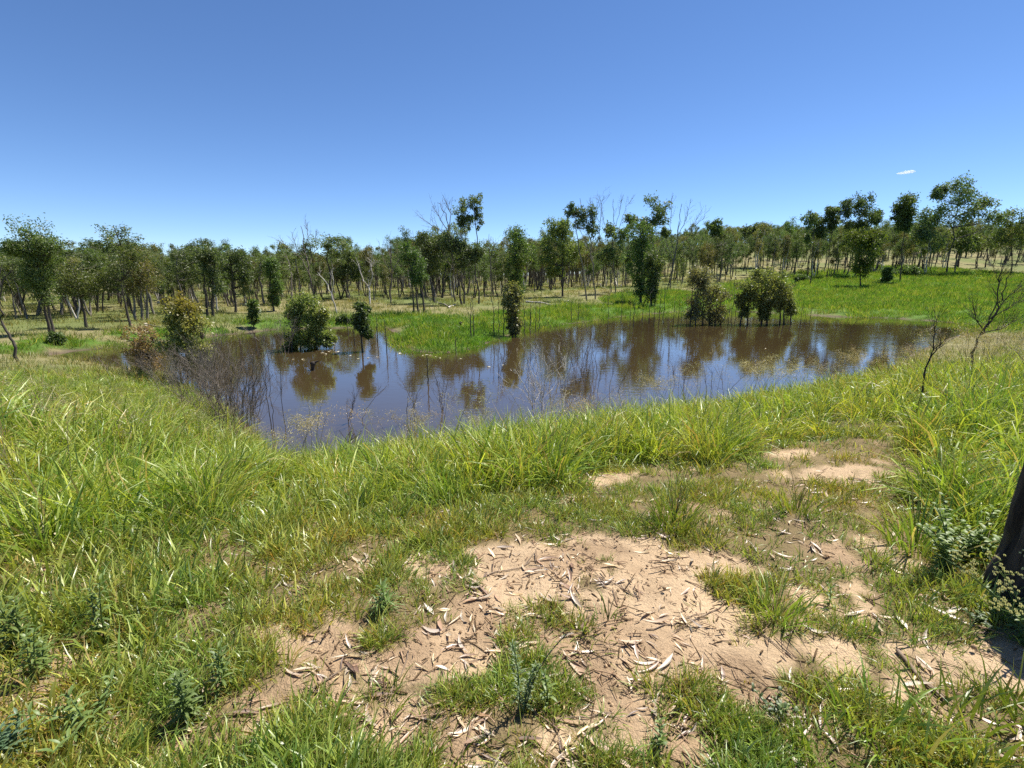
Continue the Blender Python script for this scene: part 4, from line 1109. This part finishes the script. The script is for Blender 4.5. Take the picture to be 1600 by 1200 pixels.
# pale leaves afloat
def leaf_mesh(seed, L=0.1, W=0.022, curl=0.35, col=(0.5, 0.42, 0.3), name='fallen_leaf', mat=None, sickle=0.5):
    g = np.random.default_rng(seed); n = 7
    t = np.linspace(0, 1, n)
    sk = sickle * (g.random() - 0.35)
    cx = (t - 0.5) * L; cy = sk * L * (t * (1 - t)) ; cz = curl * L * (g.random() * 0.55 + 0.05) * (t - 0.5) ** 2 * 2 + 0.004 + g.random() * 0.1 * L * np.sin(t * 5 + g.random() * 6) * 0.3
    w = W * np.interp(t, [0, 0.12, 0.35, 0.6, 1], [0.05, 0.45, 1, 0.8, 0.03])
    fold = 0.08 + 0.3 * g.random()
    V = np.zeros((n, 3, 3))
    V[:, 0] = np.stack([cx, cy - w / 2, cz + w * fold], 1); V[:, 1] = np.stack([cx, cy, cz], 1); V[:, 2] = np.stack([cx, cy + w / 2, cz + w * fold * (0.3 + g.random())], 1)
    i = np.arange(n - 1)[:, None] * 3 + np.arange(2)[None, :]
    F = np.stack([i, i + 1, i + 4, i + 3], -1).reshape(-1, 4)
    c = np.array(col) * (0.8 + 0.4 * g.random())
    return mk_mesh(name, V.reshape(-1, 3), F, mat or M['litter'], np.tile(c, (n * 3, 1)), True)

FL = [leaf_mesh(800 + k, 0.30, 0.14, 0.25, (0.85, 0.8, 0.6), 'floating_leaf', sickle=0.1) for k in range(4)]
fl_pts = [(504, 552), (514, 550), (518, 549), (525, 550), (529, 550), (529, 552), (509, 554), (474, 562), (458, 562), (427, 559), (512, 541), (516, 540), (560, 561), (575, 560), (625, 553), (661, 556), (667, 555), (673, 556), (681, 558), (688, 560), (720, 561), (764, 574), (786, 571), (590, 558), (548, 556), (1196, 545), (1110, 552)]
for k, (u, v) in enumerate(fl_pts):
    p = hit(u, v)
    o = obj('floating_leaf', FL[k % 4], None, Vector((p.x, p.y, WATER + 0.012)))
    o.rotation_euler = (0, 0, R.random() * 6.28); s = 0.35 + 0.35 * R.random(); o.scale = (s, s, s)
    tag(o, 'pale cream leaf afloat on the brown water', 'leaf', 'pale leaves floating on the water')

# ------------------------------------------------------------------ the trunk at the near edge
def near_trunk():
    b = hit(1622, 948); bf = Buf()
    n, sides = 70, 72
    z = np.linspace(-0.1, 1.25, n)
    P = np.stack([0.02 * np.sin(z * 1.9) + 0.01 * z, 0.015 * np.sin(z * 2.6), z], 1)
    r = 0.165 * np.interp(z, [-0.1, 0.05, 0.3, 1.25], [1.45, 1.22, 1.0, 0.9])
    a = np.arange(sides) * 2 * math.pi / sides
    A2, Z2 = np.meshgrid(a, z)
    plate = vnoise(np.cos(A2) * 5 + 9 + np.sin(A2) * 3, Z2 * 3.2 + np.sin(A2) * 5, 7)
    furrow = np.abs(vnoise(A2 * 5.0 + 0.8 * vnoise(A2 * 2, Z2 * 4, 3), Z2 * 2.0, 9) - 0.5) * 2
    fine = vnoise(A2 * 16, Z2 * 14, 8)
    rr = r[:, None] * (0.74 + 0.12 * plate + 0.28 * np.minimum(furrow * 2.0, 1) + 0.07 * fine)
    top = 1.02 + 0.22 * vnoise(np.cos(a) * 2.2 + 5, np.sin(a) * 2.2 + 5, 4)       # jagged broken rim
    Zc = np.minimum(Z2, top[None, :] + 0.0 * Z2)
    over = np.clip(Z2 - top[None, :], 0, 1)
    rr = rr * (1 - np.clip(over * 6, 0, 0.93))
    V = np.stack([P[:, 0:1] + rr * np.cos(A2), P[:, 1:2] + rr * np.sin(A2), Zc - np.clip(over, 0, 0.12)], -1).reshape(-1, 3)
    i = np.arange(n - 1)[:, None] * sides; j = np.arange(sides)[None, :]; k = (j + 1) % sides
    bf.add(V, np.stack([i + j, i + k, i + k + sides, i + j + sides], -1).reshape(-1, 4))
    o = obj('tree_stump', bf.mesh('tree_stump', M['char'], True), None, b)
    tag(o, 'fire-blackened tree stump with rough bark cut off by the picture edge', 'stump')
near_trunk()

# ------------------------------------------------------------------ foreground plants
def tuft(u, v, h, n, w, spread, label, seed, colA=(0.14, 0.23, 0.035), colB=(0.30, 0.34, 0.07), lean=0.4, bend=1.5, dry=0.1, group='separate grass tufts on the bare ground', stalks=0):
    b = hit(u, v)
    me = grass_clump(seed, n, h, w, spread, lean, bend, colA, colB, dry, seg=5, name='grass_tuft')
    e = empty('grass_tuft', b, label, 'grass tuft', group)
    obj('blades', me, e)
    if stalks:
        g = np.random.default_rng(seed + 1); bf = Buf()
        for k in range(stalks):
            a = g.random() * 6.28; q = h * (1.1 + 0.4 * g.random()); l = 0.2 + 0.4 * g.random()
            tube(bf, bez((0, 0, 0), (math.cos(a) * q * l * 0.3, math.sin(a) * q * l * 0.3, q * 0.7), (math.cos(a) * q * l, math.sin(a) * q * l, q), 6), np.linspace(0.0025, 0.001, 6), 4, (0.14, 0.16, 0.05))
        obj('stalks', bf.mesh('stalks', M['grass']), e)
tuft(1052, 826, 0.42, 150, 0.008, 0.13, 'biggest round grass tuft on the edge of the bare sand', 901, lean=0.5, stalks=7)
tuft(1000, 812, 0.2, 60, 0.006, 0.12, 'low grass fringe beside the biggest round tuft', 902)
tuft(1105, 842, 0.22, 60, 0.006, 0.12, 'low pale tuft at the other side of the biggest tuft', 903)
tuft(1212, 962, 0.30, 75, 0.008, 0.10, 'arching grass tuft between the sand and the blackened stump', 904, lean=0.7)
tuft(1245, 800, 0.30, 60, 0.008, 0.12, 'thin tuft in the litter near the dead forked sapling', 905, stalks=3)
tuft(1430, 860, 0.45, 90, 0.010, 0.14, 'tall grass tuft close beside the blackened stump', 906, stalks=5)
tuft(1480, 780, 0.55, 70, 0.013, 0.14, 'broad-bladed grass tuft behind the leafy weeds by the trunk', 907)
tuft(1230, 690, 0.25, 50, 0.008, 0.12, 'grass tuft at the small bare patch high on the bank', 908)
tuft(925, 1010, 0.11, 60, 0.005, 0.09, 'small flat tuft in the middle of the sand', 909, lean=0.9)
tuft(950, 970, 0.14, 22, 0.006, 0.05, 'sprawling runner tuft with long stems on the sand', 910, lean=1.0, stalks=4)
tuft(1100, 1110, 0.16, 90, 0.007, 0.13, 'dense flat grass mat tuft below the sand patch', 911, lean=0.9)
tuft(1380, 1140, 0.24, 90, 0.010, 0.16, 'coarse slanting grass tuft at the bottom edge near the stick', 912, lean=0.9)
tuft(1500, 1150, 0.28, 100, 0.010, 0.17, 'coarse dark grass tuft in the bottom east corner', 913, lean=0.8)
tuft(1590, 1120, 0.26, 70, 0.010, 0.13, 'coarse tuft at the frame edge below the stick', 914, lean=0.8)
tuft(1290, 1170, 0.20, 60, 0.009, 0.13, 'broad-bladed low tuft at the bottom edge', 915, lean=0.9)
tuft(690, 1150, 0.14, 70, 0.006, 0.12, 'short fine tuft near the bottom middle', 916, lean=0.7)
tuft(600, 1090, 0.13, 60, 0.005, 0.10, 'short grey-green tuft on the sand by pale curled leaves', 917, lean=0.7)
tuft(70, 870, 0.55, 80, 0.011, 0.16, 'rank grass tuft at the west edge above the weeds', 918, stalks=5)

def weed(u, v, h, label, seed, kind='lance', n=26, L=0.09, W=0.016, col=(0.11, 0.18, 0.045), col2=(0.21, 0.29, 0.085), stems=3, group='broad-leaved weeds in the near grass', name='weed', lean=0.12):
    b = hit(u, v); g = np.random.default_rng(seed)
    sb, lb, fb = Buf(), Buf(), Buf()
    for s in range(stems):
        hh = h * (1 if s == 0 else 0.5 + 0.45 * g.random()); a = g.random() * 6.28; ln = lean * (1 + 1.5 * (s > 0))
        bx = g.normal(size=2) * 0.02 * (s > 0)
        top = np.array([bx[0] + math.cos(a) * hh * ln, bx[1] + math.sin(a) * hh * ln, hh])
        Q = bez((bx[0], bx[1], -0.02), (bx[0], bx[1], hh * 0.6), top, 8)
        tube(sb, Q, np.linspace(0.004, 0.0018, 8) * (h / 0.3) ** 0.5, 5, np.array(col) * 1.1)
        for k in range(n):
            t = (k + 0.5) / n * 0.92 + 0.08 if kind != 'flower' else 0.05 + 0.6 * k / n
            i = t * 7; p = Q[int(i)] * (1 - i % 1) + Q[min(7, int(i) + 1)] * (i % 1)
            az = k * 2.399 + g.normal() * 0.3
            up = 0.35 + 0.75 * t + g.normal() * 0.15
            l = L * (0.65 + 0.6 * g.random()) * (1.1 - 0.5 * t)
            m = 5; tt = np.linspace(0, 1, m)
            d = np.array([math.cos(az), math.sin(az)])
            el = up - tt * 0.9
            xs = np.cumsum(np.cos(el)) * l / m; zs = np.cumsum(np.sin(el)) * l / m
            C0 = p + np.stack([d[0] * (xs - xs[0]), d[1] * (xs - xs[0]), zs - zs[0]], 1)
            w = W * np.interp(tt, [0, 0.35, 0.7, 1], [0.25, 1, 0.75, 0.05]) * (0.8 + 0.4 * g.random())
            sd_ = np.array([-d[1], d[0], 0])
            V = np.stack([C0 - sd_ * w[:, None] / 2 + [0, 0, 0.15] * w[:, None], C0, C0 + sd_ * w[:, None] / 2 + [0, 0, 0.15] * w[:, None]], 1).reshape(-1, 3)
            ii = np.arange(m - 1)[:, None] * 3 + np.arange(2)[None, :]
            f = g.random(); cc = np.array(col) * (1 - f) + np.array(col2) * f
            lb.add(V, np.stack([ii, ii + 1, ii + 4, ii + 3], -1).reshape(-1, 4), cc)
        if kind == 'flower':
            for k in range(9):
                t = 0.55 + 0.45 * g.random(); i = t * 7; p = Q[int(i)] * (1 - i % 1) + Q[min(7, int(i) + 1)] * (i % 1)
                az = g.random() * 6.28; l = h * 0.2 * (0.5 + g.random())
                e2 = p + np.array([math.cos(az) * l * 0.7, math.sin(az) * l * 0.7, l * 0.7])
                tube(sb, bez(p, (p + e2) / 2, e2, 4), 0.0013, 3, np.array(col2) * 1.2)
                for q in range(6):
                    c = e2 + g.normal(size=3) * 0.012; rr = 0.0045
                    for a2 in range(3):
                        x1 = np.array([math.cos(a2 * 1.05), math.sin(a2 * 1.05), 0]) * rr
                        fb.add([c - x1 - [0, 0, rr], c + x1 - [0, 0, rr * 0.5], c + x1 + [0, 0, rr], c - x1 + [0, 0, rr * 0.5]], [[0, 1, 2, 3]], (0.62, 0.62, 0.42))
    e = empty(name, b, label, 'weed', group)
    obj('stem', sb.mesh('stem', M['weed'], True), e)
    obj('foliage', lb.mesh('foliage', M['weed'], True), e)
    if fb.V: obj('flower_heads', fb.mesh('flower_heads', M['weed']), e)
weed(28, 1020, 0.30, 'tall leafy weed at the west edge in long grass', 951, L=0.10, W=0.012, n=34, stems=4)
weed(60, 1060, 0.22, 'smaller leafy weed below the tall one at the west edge', 952, L=0.08, W=0.012, n=26)
weed(165, 1000, 0.30, 'upright narrow-leaved weed with drooping leaves in the grass', 953, L=0.09, W=0.012, n=28, stems=2)
weed(298, 1130, 0.22, 'bushy weed with upright leaves near a yellow blade', 954, L=0.08, W=0.012, n=30, stems=4)
weed(345, 1080, 0.20, 'slender weed just above the bushy weed', 955, L=0.075, W=0.011, n=24, stems=2)
weed(140, 1150, 0.16, 'sprawling broad-leaved weed near the west bottom edge', 956, L=0.08, W=0.013, n=22, stems=5, lean=0.6)
weed(15, 1195, 0.16, 'blue-green weed in the bottom west corner', 957, L=0.07, W=0.012, n=24, stems=4, col=(0.08, 0.15, 0.08), col2=(0.16, 0.25, 0.15))
weed(603, 955, 0.15, 'dark spiky weed at the grass edge by orange litter', 958, L=0.11, W=0.008, n=40, stems=3, col=(0.09, 0.16, 0.035), col2=(0.17, 0.25, 0.06))
weed(812, 1110, 0.33, 'tall feathery blue-green weed on the sand', 959, L=0.05, W=0.005, n=90, stems=2, col=(0.10, 0.16, 0.07), col2=(0.19, 0.26, 0.11))
weed(822, 1112, 0.30, 'thin bent dark weed stalk beside the feathery weed', 960, L=0.035, W=0.004, n=26, stems=1, lean=0.55, col=(0.07, 0.09, 0.04))
weed(856, 1105, 0.16, 'little upright weed with a leafy tip beside the feathery weed', 961, L=0.06, W=0.013, n=18, stems=1, col=(0.07, 0.13, 0.03))
weed(1296, 945, 0.10, 'little bright leafy weed beside the arching tuft', 962, L=0.05, W=0.013, n=16, stems=1, col=(0.08, 0.15, 0.03))
weed(1030, 1165, 0.10, 'small leafy seedling at the bottom middle', 963, L=0.05, W=0.012, n=14, stems=2, col=(0.07, 0.13, 0.03))
weed(1475, 895, 0.40, 'leafy bush weed in the shade by the blackened stump', 964, L=0.08, W=0.022, n=34, stems=6, lean=0.25)
weed(1520, 880, 0.34, 'second leafy bush weed tight against the blackened stump', 965, L=0.08, W=0.024, n=34, stems=6, lean=0.25)
weed(1600, 1010, 0.34, 'weed with clusters of tiny cream flowers before the blackened stump', 966, 'flower', L=0.05, W=0.014, n=22, stems=5, col=(0.08, 0.14, 0.03), col2=(0.15, 0.22, 0.05), lean=0.5)
weed(1535, 975, 0.07, 'low clover-like weed on sand under the flowering weed', 967, L=0.035, W=0.014, n=16, stems=7, lean=0.7, col=(0.05, 0.10, 0.03))
weed(1210, 1120, 0.09, 'low dark weed at the bottom edge of the sand', 968, L=0.05, W=0.014, n=12, stems=4, lean=0.5, col=(0.05, 0.09, 0.03))

# seed heads that stand out against the water
def seed_plume(u, v, h, n, label, seed, droop):
    b = hit(u, v); out = Buf(); g = np.random.default_rng(seed)
    for k in range(n):
        q = panicle(seed * 10 + k, h * (0.8 + 0.35 * g.random()), droop * (0.5 + g.random()), nbr=40, wid=0.005, col=(0.36, 0.36, 0.17))
        off = np.array([g.normal() * 0.06, g.normal() * 0.06, -0.03])
        V = np.concatenate(q.V) + off; out.add(V, np.concatenate(q.F), np.concatenate(q.K))
    o = obj('seed_plume', out.mesh('seed_plume', M['seed']), None, b)
    tag(o, label, 'grass', 'straw seed plumes against the water')
seed_plume(1025, 655, 1.15, 5, 'drooping straw plume of grass seed before the dark tree reflection', 61, 0.35)
seed_plume(1195, 632, 1.0, 9, 'wide spray of straw grass seed below the round-topped water shrub', 62, 0.5)
seed_plume(895, 680, 0.85, 6, 'straw grass seed spray beside the pale dead shrub', 63, 0.4)
seed_plume(755, 700, 0.75, 6, 'rounded straw grass seed spray at the near water edge', 64, 0.4)
seed_plume(1340, 590, 0.9, 8, 'straw seed spray where the water narrows by the east bank', 65, 0.5)
seed_plume(640, 715, 0.8, 5, 'thin straw seed stems over the blue reflection', 66, 0.35)
seed_plume(480, 735, 0.85, 5, 'thin seed stems beside the small black forked stick', 67, 0.35)

# ------------------------------------------------------------------ litter: leaves one by one, then the rest; twigs
LC = [(0.52, 0.41, 0.28), (0.44, 0.32, 0.20), (0.60, 0.51, 0.38), (0.30, 0.19, 0.115), (0.40, 0.26, 0.165), (0.60, 0.50, 0.40), (0.20, 0.125, 0.08), (0.50, 0.38, 0.20)]
LEAVES = [leaf_mesh(850 + k, 0.108, 0.0165, 0.32, LC[k % len(LC)], sickle=0.9) for k in range(16)]
def litter_points(n, rng):
    x, y = polar_points(n, 0.95, 6.0, -58, 58, 0.1, rng)
    sd = pond_sd(x, y)
    b = bare_at(x, y); t = tall_at(x, y)
    pn = fbm(x * 3, y * 3, 97, 3)
    near_edge = b * (1 - b) * 4
    p = (0.42 - 0.10 * b + 0.5 * near_edge) * (0.12 + 0.88 * sstep(0.4, 0.75, pn)) * (t < 0.15) * (sd > 1)
    k = rng.random(n) < p
    x, y = x[k], y[k]
    return x, y, height(x, y)
g = np.random.default_rng(123)
x, y, z = litter_points(12000, g)
order = np.argsort(np.hypot(x, y) - 1.0 * bare_at(x, y) + g.random(len(x)) * 1.8)
size = 0.42 + 0.85 * g.random(len(x)) ** 1.6
ind, rest = order[:300], order[300:1700]
for k in ind:
    q = int(g.integers(0, 16))
    o = obj('fallen_leaf', LEAVES[q], None, Vector((x[k], y[k], z[k] + 0.002)))
    s = float(size[k]) * 1.05
    o.scale = (s, s * (0.55 + 0.75 * g.random()), s); o.rotation_euler = (g.normal() * 0.16, g.normal() * 0.14, g.random() * 6.28)
    az = math.degrees(math.atan2(x[k], y[k]))
    where = 'in the grass at the west side' if az < -22 else 'on the sand near the feathery weed' if az < 8 else 'on the sand below the biggest tuft' if az < 25 else 'on the track by the blackened stump'
    tag(o, '%s dry sickle-shaped gum leaf %s' % (('tan', 'light brown', 'cream', 'dark brown', 'reddish brown', 'pale grey', 'blackish brown', 'straw')[q % 8], where), 'leaf', 'dry gum leaves fallen on the sand')
gn_scatter('leaf_litter', np.stack([x[rest], y[rest], z[rest] + 0.004], 1), rots(len(rest), 0.18, g), size[rest], g.integers(0, 16, len(rest)), LEAVES,
           'thin scatter of small dry leaves across the sand and short grass', 'litter')
# crumbs: bits of bark and stalk too small to count
CR = []
for k in range(6):
    q = Buf(); gg = np.random.default_rng(870 + k)
    for m in range(4):
        a = gg.normal(size=3) * np.array([0.05, 0.05, 0.0]); d = gg.normal(size=3) * np.array([0.03, 0.03, 0.004]) * (0.4 + 1.3 * gg.random())
        tube(q, [a + [0, 0, 0.003], a + d * 0.5 + [0, 0, 0.005], a + d + [0, 0, 0.003]], 0.0013 + 0.0012 * gg.random(), 4, np.array([(0.5, 0.42, 0.3), (1, 0.9, 0.8), (1.6, 1.4, 1.2)][m % 3]) * 0.9)
    CR.append(q.mesh('crumb', M['twig']))
x, y, z = litter_points(5200, g)
xa, ya = polar_points(5000, 0.95, 5, -50, 50, 0.1, g)
ka = (g.random(len(xa)) < bare_at(xa, ya) * 0.3) & (tall_at(xa, ya) < 0.1)
x, y = np.concatenate([x, xa[ka]]), np.concatenate([y, ya[ka]]); z = height(x, y)
gn_scatter('bark_crumbs', np.stack([x, y, z], 1), rots(len(x), 0.05, g), 0.7 + 0.9 * g.random(len(x)), g.integers(0, 6, len(x)), CR, 'small bits of bark and stalk strewn over the sand', 'litter')

CL = []
for k in range(5):
    gg = np.random.default_rng(890 + k); q = Buf()
    for m in range(5):
        r = 0.002 + 0.0055 * gg.random() ** 3; a = gg.normal(size=3) * [0.07, 0.07, 0]; a[2] = r * 0.05
        tube(q, [a + [0, 0, -r], a + [0, 0, -r * 0.4], a + [0, 0, r * 0.45], a + [0, 0, r * 0.8]], r * np.array([0.75, 1.1, 0.95, 0.25]), 6, np.array([(1.0, 0.95, 0.9), (0.8, 0.75, 0.7), (1.2, 1.15, 1.1)][m % 3]), 0.5, gg)
    CL.append(q.mesh('clod', M['clod'], True))
xa, ya = polar_points(7000, 0.95, 5, -52, 52, 0.1, g)
ka = (g.random(len(xa)) < bare_at(xa, ya) * 0.5 * sstep(0.45, 0.65, fbm(xa * 4, ya * 4, 55, 3))) & (tall_at(xa, ya) < 0.1)
xa, ya = xa[ka], ya[ka]
gn_scatter('soil_clods', np.stack([xa, ya, height(xa, ya)], 1), rots(len(xa), 0.1, g), 0.6 + 0.9 * g.random(len(xa)), g.integers(0, 5, len(xa)), CL, 'small crumbs and pebbles of sandy soil on the bare ground', 'soil')

def twig(u, v, u1, v1, r, label, seed, bark='twig', group='fallen twigs on the sand', side=2):
    a, b = hit(u, v), hit(u1, v1); gg = np.random.default_rng(seed)
    D = np.array([b.x - a.x, b.y - a.y, b.z - a.z]); n = 8
    t = np.linspace(0, 1, n)[:, None]
    P = D * t + gg.normal(size=(n, 3)) * np.array([1, 1, 0]) * np.linalg.norm(D) * 0.022
    P[:, 2] = [H(a.x + p[0], a.y + p[1]) - a.z + r * 0.9 + 0.004 for p in P]
    q = Buf(); tube(q, P, np.linspace(r, r * 0.6, n), 7, (1, 1, 1), 0.2, gg)
    for k in range(side):
        i = int(gg.integers(2, n - 1)); d = D / np.linalg.norm(D) + gg.normal(size=3) * np.array([0.7, 0.7, 0.1]); l = np.linalg.norm(D) * 0.25
        e = P[i] + d * l; e[2] = P[i][2] + 0.01
        tube(q, bez(P[i], P[i] + d * l * 0.5 + [0, 0, 0.008], e, 4), np.linspace(r * 0.5, r * 0.2, 4), 5)
    o = obj('fallen_twig', q.mesh('fallen_twig', M[bark], True), None, a)
    tag(o, label, 'twig', group)
twig(1402, 1020, 1472, 1096, 0.0085, 'thick brown broken stick on bare sand at the east side', 71)
twig(1012, 985, 1100, 960, 0.003, 'thin dark twig in the middle of the sand', 72)
twig(640, 1020, 600, 1110, 0.003, 'thin dark twig near the pale curled leaves', 73)
twig(1000, 935, 925, 900, 0.003, 'thin bent twig on the upper sand', 74)
twig(1130, 950, 1060, 985, 0.0028, 'fine forked twig across the sand hollow', 75)
twig(1480, 1010, 1540, 985, 0.004, 'curved dark twig near the blackened stump', 76)
twig(1180, 985, 1240, 1030, 0.003, 'fine twig below the arching tuft', 77)
twig(1340, 960, 1285, 990, 0.004, 'grey twig among pale leaves below the arching tuft', 78)
twig(760, 900, 830, 880, 0.004, 'short twig at the top edge of the sand', 79)
twig(480, 1085, 540, 1045, 0.004, 'short twig at the grass edge by the curled leaves', 80)
twig(860, 1130, 960, 1115, 0.003, 'fine twig on sand by the little upright weed', 81)

# bark strips: larger pale strips lying about
def bark_strip(u, v, L, W, ang, label, seed, col=(0.62, 0.54, 0.44)):
    p = hit(u, v)
    o = obj('bark_strip', leaf_mesh(seed, L, W, 0.18, col, 'bark_strip', sickle=0.35), None, Vector((p.x, p.y, p.z + 0.006)))
    o.rotation_euler = (R.normal() * 0.1, R.normal() * 0.08, ang)
    tag(o, label, 'bark', 'pale strips of bark on the ground')
bark_strip(1480, 965, 0.20, 0.03, 2.2, 'long pale bark strip lying towards the flowering weed', 881)
bark_strip(1492, 957, 0.18, 0.03, 0.4, 'pale bark strip crossing the long strip by the flowering weed', 882)
bark_strip(1408, 975, 0.13, 0.03, 1.2, 'short white bark strip in front of the trunk litter', 883, (0.75, 0.7, 0.62))
bark_strip(1335, 962, 0.16, 0.022, 0.35, 'pale bark strip in grass above the bare track', 884)
bark_strip(905, 1045, 0.22, 0.035, 2.2, 'long tan bark strip running down beside the little weed', 885, (0.52, 0.36, 0.22))
bark_strip(945, 1175, 0.22, 0.035, 2.4, 'tan bark strip at the bottom edge', 886, (0.55, 0.4, 0.26))
bark_strip(585, 1055, 0.10, 0.022, 1.5, 'pale curled bark piece on the sand by a thin twig', 887, (0.68, 0.58, 0.42))
bark_strip(520, 1150, 0.15, 0.028, 1.7, 'white curled bark piece near the bottom edge', 888, (0.74, 0.68, 0.58))
bark_strip(670, 955, 0.11, 0.024, 2.2, 'white curled leaf-like bark at the sand edge near the spiky weed', 889, (0.78, 0.74, 0.68))
bark_strip(80, 1165, 0.2, 0.03, 0.5, 'pale bark strip in the west bottom corner', 890)

# ------------------------------------------------------------------ the one small cloud
def cloud():
    d = ray(1417, 269); Y = 3600.0
    p = d * (Y / d[1]); p[2] += EYE
    g = np.random.default_rng(3)
    import bmesh
    bm = bmesh.new()
    for (ox, oz, rx, rz) in [(-42, -8, 26, 5), (-18, -4, 30, 8), (8, 1, 28, 11), (30, 3, 24, 11), (46, 4, 14, 8)]:
        r = bmesh.ops.create_icosphere(bm, subdivisions=3, radius=1.0)
        for v in r['verts']:
            k = 0.8 + 0.4 * float(fbm(np.array([v.co.x * 2 + ox]), np.array([v.co.z * 2 + v.co.y]), 5)[0])
            v.co = Vector((v.co.x * rx * k + ox, v.co.y * rx * 0.8 * k, v.co.z * rz * k + oz))
    me = bpy.data.meshes.new('cloud'); bm.to_mesh(me); bm.free()
    m, nt, out = nodes_of('cloud_vapour')
    pv = N(nt, 'ShaderNodeVolumePrincipled', Density=0.03); pv.inputs['Color'].default_value = (1, 1, 1, 1)
    nt.links.new(pv.outputs[0], out.inputs['Volume'])
    me.materials.append(m)
    o = obj('cloud', me, None, Vector(p))
    tag(o, 'small lone white cloud in the clear sky', 'cloud')
cloud()
